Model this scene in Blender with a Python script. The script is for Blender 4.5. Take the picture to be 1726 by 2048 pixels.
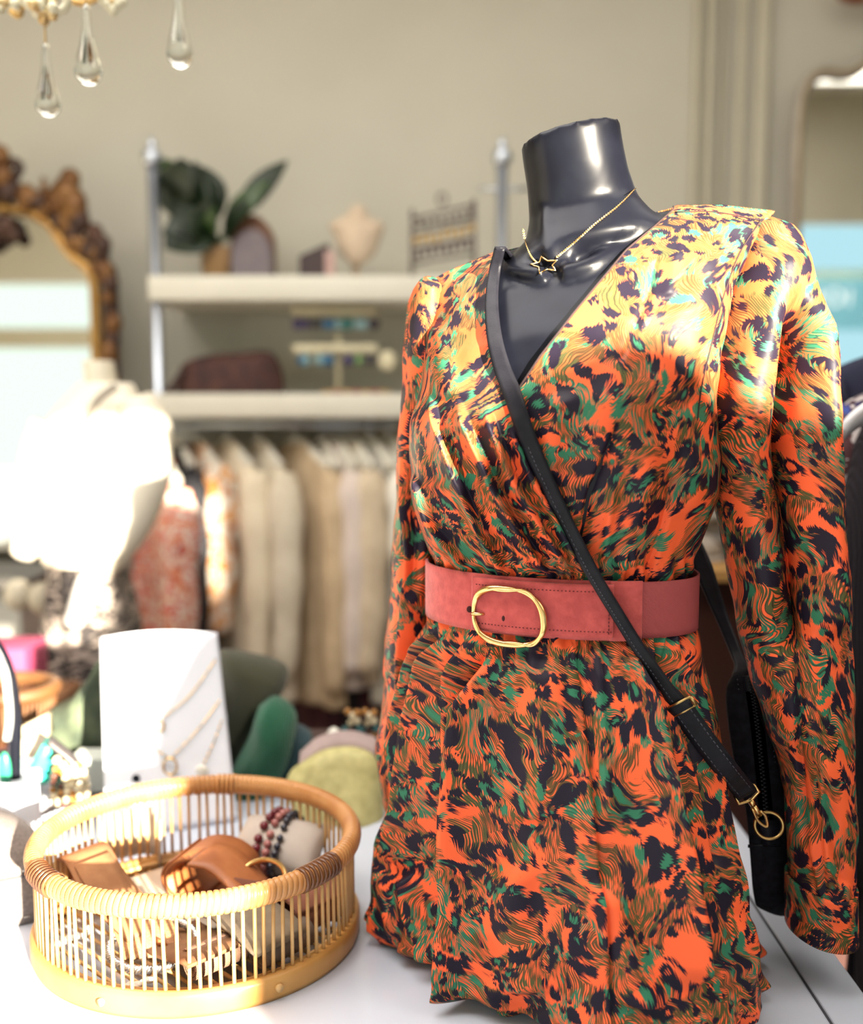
import bpy, bmesh, math, random
import numpy as np
from mathutils import Vector, Matrix
from mathutils.bvhtree import BVHTree

random.seed(7)
RNG = np.random.default_rng(7)
scene = bpy.context.scene
COL = scene.collection
for o in list(bpy.data.objects):
    bpy.data.objects.remove(o)

# ------------------------------------------------------------------ camera
F = 2000.0
PITCH = math.radians(6.0)
CAM = np.array([0.0, 0.0, 1.35])
FW = np.array([0, math.cos(PITCH), -math.sin(PITCH)])
UP = np.array([0, math.sin(PITCH), math.cos(PITCH)])
cam_data = bpy.data.cameras.new('camera')
cam = bpy.data.objects.new('camera', cam_data)
COL.objects.link(cam)
cam.location = CAM
cam.rotation_euler = (math.pi / 2 - PITCH, 0, 0)
cam_data.sensor_fit = 'VERTICAL'
cam_data.sensor_height = 24.0
cam_data.lens = 24.0 * F / 2048
cam_data.clip_start = 0.05
cam_data.dof.use_dof = True
cam_data.dof.focus_distance = 0.99
cam_data.dof.aperture_fstop = 1.35
scene.camera = cam

# ------------------------------------------------------------------ light
scene.view_settings.view_transform = 'Standard'
scene.view_settings.look = 'None'
scene.view_settings.gamma = 1.0
scene.view_settings.use_curve_mapping = False
scene.view_settings.exposure = 0.0
scene.cycles.use_denoising = True
scene.cycles.max_bounces = 8
scene.cycles.diffuse_bounces = 4
scene.cycles.glossy_bounces = 4
scene.cycles.transmission_bounces = 6
scene.cycles.transparent_max_bounces = 8
scene.cycles.sample_clamp_indirect = 4.0
scene.cycles.caustics_reflective = False
scene.cycles.caustics_refractive = False

world = bpy.data.worlds.new('sky')
scene.world = world
world.use_nodes = True
wn = world.node_tree
bg = wn.nodes['Background']
_tc = wn.nodes.new('ShaderNodeTexCoord')
_sx = wn.nodes.new('ShaderNodeSeparateXYZ')
wn.links.new(_tc.outputs['Generated'], _sx.inputs[0])
_rp = wn.nodes.new('ShaderNodeValToRGB')          # hazy white sky on the left of the street, blue on the right
_rp.color_ramp.elements[0].position, _rp.color_ramp.elements[0].color = 0.0, (0.74, 0.86, 0.80, 1)
_rp.color_ramp.elements[1].position, _rp.color_ramp.elements[1].color = 0.32, (0.38, 0.63, 0.74, 1)
wn.links.new(_sx.outputs[0], _rp.inputs[0])
wn.links.new(_rp.outputs[0], bg.inputs[0])
bg.inputs[1].default_value = 1.5

SUN_EL, SUN_AZ = math.radians(13.0), math.radians(30.0)
sd = Vector((-math.sin(SUN_AZ) * math.cos(SUN_EL), math.cos(SUN_AZ) * math.cos(SUN_EL), -math.sin(SUN_EL)))
sun_d = bpy.data.lights.new('sun', 'SUN')
sun_d.energy = 44.0
sun_d.color = (1.0, 0.89, 0.71)
sun_d.angle = math.radians(1.1)
sun = bpy.data.objects.new('sun', sun_d)
COL.objects.link(sun)
sun.rotation_euler = sd.to_track_quat('-Z', 'Y').to_euler()
sun.location = (4, -5, 4)


def area(name, loc, size, energy, color, rot=(0, 0, 0)):
    d = bpy.data.lights.new(name, 'AREA')
    d.shape = 'RECTANGLE'
    d.size, d.size_y = size
    d.energy = energy
    d.color = color
    o = bpy.data.objects.new(name, d)
    COL.objects.link(o)
    o.location = loc
    o.rotation_euler = rot
    return o


area('fill_light', (-1.0, 0.9, 3.1), (2.4, 1.4), 88, (1.0, 0.95, 0.88))  # added fill to lift wall and shelves, no real fitting
area('fill_light', (2.0, 0.3, 3.1), (2.0, 1.4), 38, (1.0, 0.93, 0.84))  # added fill that brightens the front wall for the mirrors


area('fill_light', (0.2, 2.2, 3.1), (2.4, 1.0), 12, (1.0, 0.95, 0.88))  # weak added fill for the back wall


# ------------------------------------------------------------------ helpers
def ray(px, py):
    return FW + np.array([1, 0, 0]) * ((px - 863) / F) + UP * ((1024 - py) / F)


def at(px, py, Y):
    """the place that is Y metres in front of the lens plane along +Y on the line through a pixel"""
    d = ray(px, py)
    return CAM + d * (Y / d[1])


def onz(px, py, z):
    d = ray(px, py)
    return CAM + d * ((z - CAM[2]) / d[2])


def proj(P):
    P = np.asarray(P) - CAM
    dz = P @ FW
    return 863 + F * P[..., 0] / dz, 1024 - F * (P @ UP) / dz


WLOC = {}


def wloc(o):
    return WLOC.get(o.name, Vector((0, 0, 0))) if o else Vector((0, 0, 0))


def tag(o, label=None, cat=None, group=None, kind=None):
    if label: o['label'] = label
    if cat: o['category'] = cat
    if group: o['group'] = group
    if kind: o['kind'] = kind
    return o


def thing(name, label, cat, loc, group=None):
    o = bpy.data.objects.new(name, None)
    COL.objects.link(o)
    o.empty_display_size = 0.05
    o.location = Vector(loc)
    WLOC[o.name] = Vector(loc)
    return tag(o, label, cat, group)


class MB:
    def __init__(s):
        s.v, s.f, s.uv = [], [], []
        s.n = 0

    def add(s, verts, faces, uv=None):
        verts = np.asarray(verts, float).reshape(-1, 3)
        b = s.n
        s.v.append(verts)
        s.f += [tuple(i + b for i in f) for f in faces]
        s.uv.append(np.zeros((len(verts), 2)) if uv is None else np.asarray(uv).reshape(-1, 2))
        s.n += len(verts)
        return s

    def grid(s, P, cu=False, cv=False, uv=None, capv=False):
        """P[rows][cols][3]; cu closes the columns, cv the rows"""
        P = np.asarray(P, float)
        R, K = P.shape[:2]
        fs = []
        for i in range(R if cv else R - 1):
            for j in range(K if cu else K - 1):
                a, b = i * K + j, i * K + (j + 1) % K
                i2 = (i + 1) % R
                fs.append((a, b, i2 * K + (j + 1) % K, i2 * K + j))
        if capv:
            fs.append(tuple(range(K))[::-1])
            fs.append(tuple((R - 1) * K + j for j in range(K)))
        return s.add(P.reshape(-1, 3), fs, uv)

    def tube(s, path, r, n=8, caps=True, closed=False, flat=1.0):
        path = np.asarray(path, float)
        m = len(path)
        r = np.full(m, r) if np.isscalar(r) else np.asarray(r, float)
        if closed:
            tan = np.roll(path, -1, 0) - np.roll(path, 1, 0)
        else:
            tan = np.gradient(path, axis=0)
        tan /= np.linalg.norm(tan, axis=1)[:, None] + 1e-12
        u = np.cross(tan[0], [0, 0, 1.0])
        if np.linalg.norm(u) < 1e-3: u = np.cross(tan[0], [1.0, 0, 0])
        rings = []
        a = np.linspace(0, 2 * np.pi, n, endpoint=False)
        for i in range(m):
            u = u - tan[i] * (u @ tan[i])
            u /= np.linalg.norm(u) + 1e-12
            w = np.cross(tan[i], u)
            rings.append(path[i] + r[i] * (np.cos(a)[:, None] * u + flat * np.sin(a)[:, None] * w))
        return s.grid(np.array(rings), cu=True, cv=closed, capv=caps and not closed)

    def sphere(s, c, r, nu=12, nv=8, sc=(1, 1, 1), M=None):
        P = []
        for i in range(nv + 1):
            t = math.pi * i / nv
            tt = min(max(t, 0.02), math.pi - 0.02)
            P.append([(math.sin(tt) * math.cos(2 * math.pi * j / nu) * sc[0] * r, math.sin(tt) * math.sin(2 * math.pi * j / nu) * sc[1] * r, math.cos(t) * sc[2] * r) for j in range(nu)])
        P = np.array(P)
        if M is not None: P = P @ np.array(M).T
        return s.grid(P[::-1] + np.asarray(c), cu=True, capv=True)

    def lathe(s, prof, n, c, cap=True, sc=(1, 1)):
        a = np.linspace(0, 2 * np.pi, n, endpoint=False)
        P = np.array([[(r * math.cos(t) * sc[0], r * math.sin(t) * sc[1], z) for t in a] for r, z in prof])
        return s.grid(P + np.asarray(c), cu=True, capv=cap)

    def box(s, c, size, bev=0.0, rot=0.0, seg=2, M=None):
        bm = bmesh.new()
        bmesh.ops.create_cube(bm, size=1.0)
        for v in bm.verts: v.co = Vector((v.co.x * size[0], v.co.y * size[1], v.co.z * size[2]))
        if bev > 0: bmesh.ops.bevel(bm, geom=list(bm.edges), offset=bev, segments=seg, affect='EDGES', profile=0.5)
        R = Matrix.Rotation(rot, 3, 'Z') if M is None else Matrix(M)
        bm.verts.index_update()
        vs = [R @ v.co + Vector(c) for v in bm.verts]
        fs = [tuple(v.index for v in f.verts) for f in bm.faces]
        bm.free()
        return s.add([tuple(v) for v in vs], fs)

    def prism(s, poly, axis, depth):
        """polygon of 3D points extruded along a vector"""
        P = np.asarray(poly, float)
        n = len(P)
        Q = P + np.asarray(axis, float) * depth
        fs = [tuple(range(n))[::-1], tuple(range(n, 2 * n))] + [(i, (i + 1) % n, n + (i + 1) % n, n + i) for i in range(n)]
        return s.add(np.vstack([P, Q]), fs)

    def ribbon(s, path, w, thick=0.002, up=None, nw=3, taper=None):
        """a strap: path of centres, w the half width vector (one, or one per point), given a real thickness"""
        path = np.asarray(path, float)
        w = np.asarray(w, float)
        if w.ndim == 1: w = np.repeat(w[None], len(path), 0)
        tan = np.gradient(path, axis=0)
        nrm = np.cross(tan, w)
        nrm /= np.linalg.norm(nrm, axis=1)[:, None] + 1e-12
        ts = np.linspace(-1, 1, nw)
        ring = [path + w * t + nrm * thick / 2 for t in ts] + [path + w * t - nrm * thick / 2 for t in ts[::-1]]
        return s.grid(np.array(ring).transpose(1, 0, 2), cu=True, capv=True)

    def obj(s, name, mat, parent=None, smooth=True, base=None, uvmap=False, **tags):
        V = np.vstack(s.v)
        if parent is not None:
            org = wloc(parent)
        elif base is not None:
            org = Vector(base)
        else:
            lo, hi = V.min(0), V.max(0)
            org = Vector(((lo[0] + hi[0]) / 2, (lo[1] + hi[1]) / 2, lo[2]))
        me = bpy.data.meshes.new(name)
        me.from_pydata((V - np.array(org)).tolist(), [], s.f)
        if uvmap:
            uv = np.vstack(s.uv)
            lay = me.uv_layers.new(name='cloth')
            li = np.empty(len(me.loops), dtype=np.int32)
            me.loops.foreach_get('vertex_index', li)
            lay.data.foreach_set('uv', uv[li].astype(np.float32).ravel())
        me.validate()
        if smooth: me.polygons.foreach_set('use_smooth', [True] * len(me.polygons))
        me.materials.append(mat)
        o = bpy.data.objects.new(name, me)
        COL.objects.link(o)
        if parent is not None:
            o.parent = parent
        else:
            o.location = org
        WLOC[o.name] = org
        return tag(o, **tags)


def autosmooth(o, ang=35):
    me = o.data
    bm = bmesh.new()
    bm.from_mesh(me)
    for e in bm.edges:
        if len(e.link_faces) == 2 and e.calc_face_angle(0) > math.radians(ang): e.smooth = False
    bm.to_mesh(me)
    bm.free()
    return o


def solid(o, t, off=0.0):
    m = o.modifiers.new('thickness', 'SOLIDIFY')
    m.thickness = t
    m.offset = off
    return o


def smoothpath(pts, n):
    """Catmull-Rom through points"""
    P = np.asarray(pts, float)
    P = np.vstack([2 * P[0] - P[1], P, 2 * P[-1] - P[-2]])
    out = []
    m = len(P) - 3
    for t in np.linspace(0, m - 1e-6, n):
        i = int(t); f = t - i
        a, b, c, d = P[i:i + 4]
        out.append(0.5 * (2 * b + (c - a) * f + (2 * a - 5 * b + 4 * c - d) * f * f + (3 * b - a - 3 * c + d) * f ** 3))
    return np.array(out)


def interp(tab):
    T = np.array(tab, float)
    return lambda y: np.stack([np.interp(y, T[:, 0], T[:, k]) for k in range(1, T.shape[1])], -1)


# ------------------------------------------------------------------ materials
class G:
    def __init__(s, nt): s.nt = nt

    def put(s, sock, v):
        if isinstance(v, bpy.types.NodeSocket): s.nt.links.new(v, sock)
        elif v is not None: sock.default_value = v

    def m(s, op, a, b=None, c=None):
        n = s.nt.nodes.new('ShaderNodeMath'); n.operation = op
        s.put(n.inputs[0], a); s.put(n.inputs[1], b); s.put(n.inputs[2], c)
        return n.outputs[0]

    def vm(s, op, a, b=None, scale=None):
        n = s.nt.nodes.new('ShaderNodeVectorMath'); n.operation = op
        s.put(n.inputs[0], a); s.put(n.inputs[1], b)
        if scale is not None: s.put(n.inputs[3], scale)
        return n.outputs[0]

    def noise(s, vec, scale, detail=2.0, rough=0.5, dist=0.0):
        n = s.nt.nodes.new('ShaderNodeTexNoise')
        s.put(n.inputs['Vector'], vec); n.inputs['Scale'].default_value = scale
        n.inputs['Detail'].default_value = detail; n.inputs['Roughness'].default_value = rough
        n.inputs['Distortion'].default_value = dist
        return n.outputs[0], n.outputs[1]

    def vor(s, vec, scale, rand=1.0):
        n = s.nt.nodes.new('ShaderNodeTexVoronoi')
        s.put(n.inputs['Vector'], vec); n.inputs['Scale'].default_value = scale
        n.inputs['Randomness'].default_value = rand
        return n.outputs['Distance'], n.outputs['Color']

    def wave(s, vec, scale, dist=0.0, direction='X', detail=2.0):
        n = s.nt.nodes.new('ShaderNodeTexWave')
        n.bands_direction = direction
        s.put(n.inputs['Vector'], vec); n.inputs['Scale'].default_value = scale
        n.inputs['Distortion'].default_value = dist; n.inputs['Detail'].default_value = detail
        return n.outputs[1]

    def white(s, v):
        n = s.nt.nodes.new('ShaderNodeTexWhiteNoise'); n.noise_dimensions = '1D'
        s.put(n.inputs['W'], v)
        return n.outputs[0]

    def comb(s, x, y, z=0.0):
        n = s.nt.nodes.new('ShaderNodeCombineXYZ')
        s.put(n.inputs[0], x); s.put(n.inputs[1], y); s.put(n.inputs[2], z)
        return n.outputs[0]

    def sep(s, v):
        n = s.nt.nodes.new('ShaderNodeSeparateXYZ'); s.put(n.inputs[0], v)
        return n.outputs

    def mixc(s, f, a, b):
        n = s.nt.nodes.new('ShaderNodeMix'); n.data_type = 'RGBA'
        s.put(n.inputs[0], f); s.put(n.inputs[6], a); s.put(n.inputs[7], b)
        return n.outputs[2]

    def mixf(s, f, a, b):
        n = s.nt.nodes.new('ShaderNodeMix'); n.data_type = 'FLOAT'
        s.put(n.inputs[0], f); s.put(n.inputs[2], a); s.put(n.inputs[3], b)
        return n.outputs[0]

    def mixv(s, f, a, b):
        n = s.nt.nodes.new('ShaderNodeMix'); n.data_type = 'VECTOR'
        s.put(n.inputs[0], f); s.put(n.inputs[4], a); s.put(n.inputs[5], b)
        return n.outputs[1]

    def ramp(s, f, stops):
        n = s.nt.nodes.new('ShaderNodeValToRGB')
        s.put(n.inputs[0], f)
        e = n.color_ramp.elements
        while len(e) < len(stops): e.new(0.5)
        for k, (p, c) in enumerate(stops):
            e[k].position = p; e[k].color = tuple(c) + (1,) if len(c) == 3 else c
        return n.outputs[0]

    def coord(s, which='Object'):
        n = s.nt.nodes.new('ShaderNodeTexCoord')
        return n.outputs[which]

    def bump(s, h, strength, dist=0.002):
        n = s.nt.nodes.new('ShaderNodeBump')
        n.inputs['Strength'].default_value = strength; n.inputs['Distance'].default_value = dist
        s.put(n.inputs['Height'], h)
        return n.outputs[0]


def new_mat(name):
    m = bpy.data.materials.new(name)
    m.use_nodes = True
    b = m.node_tree.nodes['Principled BSDF']
    return m, G(m.node_tree), b


def c4(c): return (c[0], c[1], c[2], 1.0)


def srgb(r, g, b):
    f = lambda v: (v / 255 / 12.92) if v <= 10 else ((v / 255 + 0.055) / 1.055) ** 2.4
    return (f(r), f(g), f(b))


def mat(name, c1, c2=None, scale=20.0, rough=0.6, metal=0.0, bump=0.0, bscale=None, bdist=0.002, sheen=0.0, spec=0.5, coat=0.0, detail=3.0):
    m, g, b = new_mat(name)
    co = g.coord()
    if c2 is None: c2 = tuple(x * 0.85 for x in c1)
    n, _ = g.noise(co, scale, detail)
    g.put(b.inputs['Base Color'], g.mixc(g.ramp(n, [(0.35, (0, 0, 0)), (0.65, (1, 1, 1))]), c4(c1), c4(c2)))
    b.inputs['Roughness'].default_value = rough
    b.inputs['Metallic'].default_value = metal
    b.inputs['Specular IOR Level'].default_value = spec
    if sheen: b.inputs['Sheen Weight'].default_value = sheen
    if coat: b.inputs['Coat Weight'].default_value = coat
    if bump:
        h, _ = g.noise(co, bscale or scale * 4, 2)
        g.put(b.inputs['Normal'], g.bump(h, bump, bdist))
    return m


def knit(name, c1, c2, rib=240.0, rough=0.9, direction='X', bump=0.8):
    m, g, b = new_mat(name)
    co = g.coord()
    w = g.wave(co, rib / 6.2832, 1.0, direction, 1.0)
    n, _ = g.noise(co, 14, 3)
    col = g.mixc(n, c4(c1), c4(c2))
    g.put(b.inputs['Base Color'], g.mixc(g.m('MULTIPLY', w, 0.35), col, c4(tuple(x * 0.45 for x in c1))))
    g.put(b.inputs['Normal'], g.bump(w, bump, 0.003))
    b.inputs['Roughness'].default_value = rough
    b.inputs['Sheen Weight'].default_value = 0.25 if max(c1) > .03 else 0.0
    b.inputs['Specular IOR Level'].default_value = 0.2
    return m


def blotch(name, cols, scale=18.0, rough=0.8, stretch=(1, 1, 1), dist=0.6):
    """printed cloth: patches of several colours"""
    m, g, b = new_mat(name)
    co = g.vm('MULTIPLY', g.coord(), stretch)
    n, _ = g.noise(co, scale, 3, 0.55, dist)
    k = len(cols)
    r = g.ramp(n, [(0.30 + 0.40 * i / k, c) for i, c in enumerate(cols)])
    r.node.color_ramp.interpolation = 'CONSTANT'
    g.put(b.inputs['Base Color'], r)
    b.inputs['Roughness'].default_value = rough
    return m


def leopard():
    m, g, b = new_mat('leopard_print_satin')
    uvn = g.nt.nodes.new('ShaderNodeUVMap'); uvn.uv_map = 'cloth'
    uv = g.vm('SCALE', uvn.outputs[0], None, 1.48)
    _, wc = g.noise(uv, 8.5, 1.5)
    P1 = g.vm('ADD', uv, g.vm('SCALE', g.vm('SUBTRACT', wc, (0.5, 0.5, 0.5)), None, 0.115))
    x, y, _ = g.sep(P1)
    mk, _ = g.noise(g.vm('ADD', uv, (3.1, 1.7, 0)), 11.0, 1.0)
    mask = g.m('GREATER_THAN', mk, 0.5)
    s = g.mixf(mask, x, g.m('ADD', g.m('MULTIPLY', x, 0.6), g.m('MULTIPLY', y, 0.8)))
    al = g.mixf(mask, y, g.m('SUBTRACT', g.m('MULTIPLY', x, 0.8), g.m('MULTIPLY', y, 0.6)))
    dirv = g.mixv(mask, (0, 1, 0), (0.8, -0.6, 0))
    q = g.m('MULTIPLY', s, 370.0)
    idx = g.m('FLOOR', q)
    f = g.m('FRACT', q)
    tri = g.m('SUBTRACT', 1.0, g.m('ABSOLUTE', g.m('SUBTRACT', g.m('MULTIPLY', f, 2.0), 1.0)))
    r1 = g.white(g.m('ADD', idx, g.m('MULTIPLY', mask, 77.3)))
    t, _ = g.noise(g.comb(g.m('MULTIPLY', idx, 3.71), g.m('MULTIPLY', al, 62.0), g.m('MULTIPLY', mask, 9.0)), 1.0, 0.0)
    jag = g.m('ADD', g.m('MULTIPLY', g.m('SUBTRACT', r1, 0.5), 0.0075), g.m('MULTIPLY', tri, 0.0055))
    Pj = g.vm('ADD', P1, g.vm('SCALE', dirv, None, jag))
    Pj = g.vm('MULTIPLY', Pj, (1.0, 0.85, 1.0))
    # large rosettes
    d1, c1 = g.vor(Pj, 33.0)
    cr, cg, cb = g.sep(c1)
    rad = g.m('MULTIPLY_ADD', cr, 0.24, 0.31)
    inb = g.m('LESS_THAN', d1, rad)
    hole = g.m('MULTIPLY', g.m('LESS_THAN', d1, g.m('MULTIPLY', rad, 0.52)), g.m('GREATER_THAN', cg, 0.50))
    nb, _ = g.noise(Pj, 44.0, 0.0)
    brk = g.m('MULTIPLY', g.m('GREATER_THAN', nb, 0.62), g.m('GREATER_THAN', cg, 0.30))
    blk1 = g.m('MULTIPLY', g.m('MULTIPLY', inb, g.m('SUBTRACT', 1.0, hole)), g.m('SUBTRACT', 1.0, brk))
    # small spots
    d2, c2 = g.vor(g.vm('ADD', Pj, (5.3, 2.2, 0)), 52.0)
    dr, dg, db = g.sep(c2)
    blk2 = g.m('MULTIPLY', g.m('LESS_THAN', d2, g.m('MULTIPLY_ADD', dr, 0.30, 0.20)), g.m('GREATER_THAN', dg, 0.48))
    black = g.m('MAXIMUM', blk1, blk2)
    # green flashes
    d3, c3 = g.vor(g.vm('ADD', Pj, (1.9, 7.7, 0)), 34.0)
    er, eg, eb = g.sep(c3)
    green = g.m('MULTIPLY', g.m('LESS_THAN', d3, g.m('MULTIPLY_ADD', er, 0.34, 0.16)), g.m('GREATER_THAN', eg, 0.53))
    green = g.m('MAXIMUM', green, g.m('MULTIPLY', hole, g.m('GREATER_THAN', cb, 0.35)))
    # plain orange patches between hair tufts
    n4, _ = g.noise(Pj, 19.0, 1.0)
    plain = g.m('GREATER_THAN', n4, 0.57)
    hair = g.m('GREATER_THAN', tri, g.m('MULTIPLY_ADD', t, 2.5, -0.52))
    orange = (0.88, 0.125, 0.04, 1)
    brown = (0.125, 0.066, 0.024, 1)
    olive = (0.085, 0.085, 0.030, 1)
    gcol = (0.032, 0.165, 0.092, 1)
    n5, _ = g.noise(Pj, 15.0, 0.0)
    ground = g.mixc(g.m('GREATER_THAN', n5, 0.48), brown, olive)
    n6, _ = g.noise(g.vm('ADD', Pj, (4.4, 0.3, 0)), 24.0, 0.0)
    ground = g.mixc(g.m('GREATER_THAN', n6, 0.60), ground, gcol)
    hairc = g.mixc(hair, ground, orange)
    edge = g.m('LESS_THAN', tri, 0.20)
    hairc = g.mixc(g.m('MULTIPLY', edge, 0.75), hairc, (0.03, 0.016, 0.010, 1))
    col = g.mixc(plain, hairc, orange)
    gh = g.m('GREATER_THAN', tri, g.m('MULTIPLY_ADD', t, 1.0, -0.55))
    col = g.mixc(g.m('MULTIPLY', green, g.m('MAXIMUM', gh, hole)), col, gcol)
    col = g.mixc(black, col, (0.013, 0.009, 0.020, 1))
    g.put(b.inputs['Base Color'], col)
    b.inputs['Roughness'].default_value = 0.48
    b.inputs['Specular IOR Level'].default_value = 0.16
    b.inputs['Sheen Weight'].default_value = 0.0
    wv, _ = g.noise(uv, 900.0, 1.0)
    wr, _ = g.noise(uv, 28.0, 2.0)
    g.put(b.inputs['Normal'], g.bump(g.m('ADD', g.m('MULTIPLY', wv, 0.03), wr), 0.22, 0.004))
    return m


# ------------------------------------------------------------------ material list
M_wall = mat('wall_paint', (0.53, 0.51, 0.435), (0.505, 0.485, 0.41), 3.0, 0.9)
M_trim = mat('trim_paint', (0.50, 0.47, 0.37), (0.47, 0.44, 0.34), 6.0, 0.7)
M_ceil = mat('ceiling_paint', (0.75, 0.73, 0.68), None, 3.0, 0.9)
M_floor = mat('floor_boards', (0.11, 0.065, 0.05), (0.07, 0.04, 0.03), 5.0, 0.45)
M_gloss_white = mat('glossy_white_laminate', (0.52, 0.56, 0.66), (0.50, 0.54, 0.64), 4.0, 0.12, spec=0.5)
M_white = mat('white_paint', (0.64, 0.62, 0.54), (0.61, 0.59, 0.51), 8.0, 0.5)
M_seam = mat('dark_seam', (0.05, 0.05, 0.06), None, 8.0, 0.6)
M_black_gloss = mat('glossy_black_plastic', (0.0045, 0.005, 0.009), (0.006, 0.007, 0.012), 30.0, 0.32, spec=0.17, bump=0.03, bscale=9, bdist=0.004)
M_leo = leopard()
M_thread = mat('dark_thread', (0.03, 0.012, 0.012), None, 30, 0.8)
M_suede = mat('rose_suede', (0.54, 0.092, 0.085), (0.42, 0.064, 0.062), 90.0, 0.9, bump=0.25, bscale=420, sheen=0.3, spec=0.2)
M_suede_in = mat('belt_backing', (0.16, 0.02, 0.02), None, 60.0, 0.9)
M_gold = mat('polished_gold', (0.83, 0.56, 0.24), (0.78, 0.50, 0.20), 30, 0.20, 1.0)
M_brass = mat('old_brass', (0.55, 0.37, 0.15), (0.45, 0.29, 0.11), 60, 0.32, 1.0)
M_silver = mat('silver_metal', (0.62, 0.62, 0.62), (0.5, 0.5, 0.52), 60, 0.28, 1.0)
M_steel = mat('chrome_pole', (0.55, 0.60, 0.68), (0.5, 0.54, 0.62), 5, 0.38, 1.0)
M_black_suede = mat('black_suede', (0.008, 0.007, 0.010), (0.014, 0.013, 0.018), 120, 0.85, bump=0.25, bscale=700, spec=0.12)
M_black_strap = mat('black_leather_strap', (0.008, 0.008, 0.012), (0.013, 0.013, 0.018), 60, 0.42, bump=0.25, bscale=900, bdist=0.0008, spec=0.16)
M_zip = mat('black_zip_teeth', (0.02, 0.02, 0.026), None, 60, 0.35, 0.4)
M_stitch = mat('grey_stitch', (0.10, 0.10, 0.13), None, 60, 0.7)


def elastic(name, c1, c2, scale):
    m, g, b = new_mat(name)
    co = g.vm('MULTIPLY', g.coord(), (1, 1, 1))
    x, y, z = g.sep(co)
    d = g.m('ADD', g.m('MULTIPLY', g.m('ADD', x, y), 1.0), g.m('MULTIPLY', z, 1.0))
    w = g.m('PINGPONG', g.m('MULTIPLY', d, scale), 1.0)
    g.put(b.inputs['Base Color'], g.mixc(w, c4(c1), c4(c2)))
    g.put(b.inputs['Normal'], g.bump(w, 0.6, 0.0008))
    b.inputs['Roughness'].default_value = 0.8
    return m


M_elastic = elastic('ribbed_rose_elastic', (0.50, 0.095, 0.10), (0.28, 0.04, 0.045), 1100)

# ------------------------------------------------------------------ room shell
S = 'structure'


def slab(name, lo, hi, m, **k):
    lo, hi = np.array(lo), np.array(hi)
    return MB().box((lo + hi) / 2, hi - lo).obj(name, m, smooth=False, kind=S, **k)


YB = 3.4
slab('floor', (-4.2, -1.4, -0.1), (4.2, YB + 0.1, 0.0), M_floor)
slab('ceiling', (-4.2, -1.4, 3.2), (4.2, YB + 0.1, 3.3), M_ceil)
slab('wall_back', (-4.2, YB, 0), (4.2, YB + 0.1, 3.2), M_wall)
slab('wall_left', (-4.3, -1.4, 0), (-4.2, YB + 0.1, 3.2), M_wall)
slab('wall_right', (4.2, -1.4, 0), (4.3, YB + 0.1, 3.2), M_wall)
fw = MB()


def wbox(mb, x0, x1, y0, y1, z0, z1):
    mb.box(((x0 + x1) / 2, (y0 + y1) / 2, (z0 + z1) / 2), (x1 - x0, y1 - y0, z1 - z0))


YF = -1.2
wbox(fw, -4.2, 4.2, YF - 0.15, YF, 2.26, 3.2)
wbox(fw, -4.2, -3.7, YF - 0.15, YF, 0, 2.26)
wbox(fw, 1.85, 2.62, YF - 0.15, YF, 0, 2.26)
wbox(fw, 2.62, 4.2, YF - 0.15, YF, 0, 0.95)
wbox(fw, 4.05, 4.2, YF - 0.15, YF, 0.95, 2.26)
fw.obj('wall_front', M_wall, smooth=False, kind=S)
w1 = MB()
for x in (-3.68, -1.7, 1.83): wbox(w1, x - 0.025, x + 0.025, YF - 0.12, YF - 0.05, 0, 2.26)
wbox(w1, -3.7, 1.85, YF - 0.12, YF - 0.05, 0, 0.12)
wbox(w1, -3.7, 1.19, YF - 0.12, YF - 0.05, 1.79, 1.93)
w1.obj('window_1', M_trim, smooth=False, kind=S)
w2 = MB()
for x in (2.64, 4.03): wbox(w2, x - 0.025, x + 0.025, YF - 0.12, YF - 0.05, 0.95, 2.26)
wbox(w2, 2.62, 4.05, YF - 0.12, YF - 0.05, 1.86, 1.92)
w2.obj('window_2', M_trim, smooth=False, kind=S)
# added unseen sun blocker, its outline shaped to set the shade edges
MB().prism([(0.71, -0.62, 0), (0.72, -0.62, 1.2), (0.745, -0.62, 1.38), (0.768, -0.62, 1.455), (0.833, -0.62, 1.55), (0.895, -0.62, 1.61), (0.93, -0.62, 1.7), (0.97, -0.62, 1.785), (1.03, -0.62, 1.785), (1.1, -0.62, 1.745), (1.3, -0.62, 1.705), (1.84, -0.62, 1.695), (1.84, -0.62, 0)], (0, 1, 0), 0.14).obj('sun_blocker', M_wall, smooth=False, kind=S)
slab('street_ground', (-14, -16, -0.12), (14, -1.4, -0.02), mat('asphalt', (0.35, 0.35, 0.36), None, 9, 0.9))
# flat panel moulding on the back wall: raised fillets
xs = [(1378, 1392), (1402, 1418), (1432, 1440), (1462, 1480), (1500, 1528)]
for k, (a, c) in enumerate(xs):
    x0, x1 = at(a, 400, YB)[0], at(c, 400, YB)[0]
    t = MB().box(((x0 + x1) / 2, YB - 0.015, 1.65), (x1 - x0, 0.03, 3.05), 0.010)
    t.obj('trim_%d' % (k + 1), M_trim, kind=S)
MB().box((0, YB - 0.012, 0.09), (8.4, 0.024, 0.18), 0.006).obj('baseboard_back', M_trim, smooth=False, kind=S)

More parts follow.
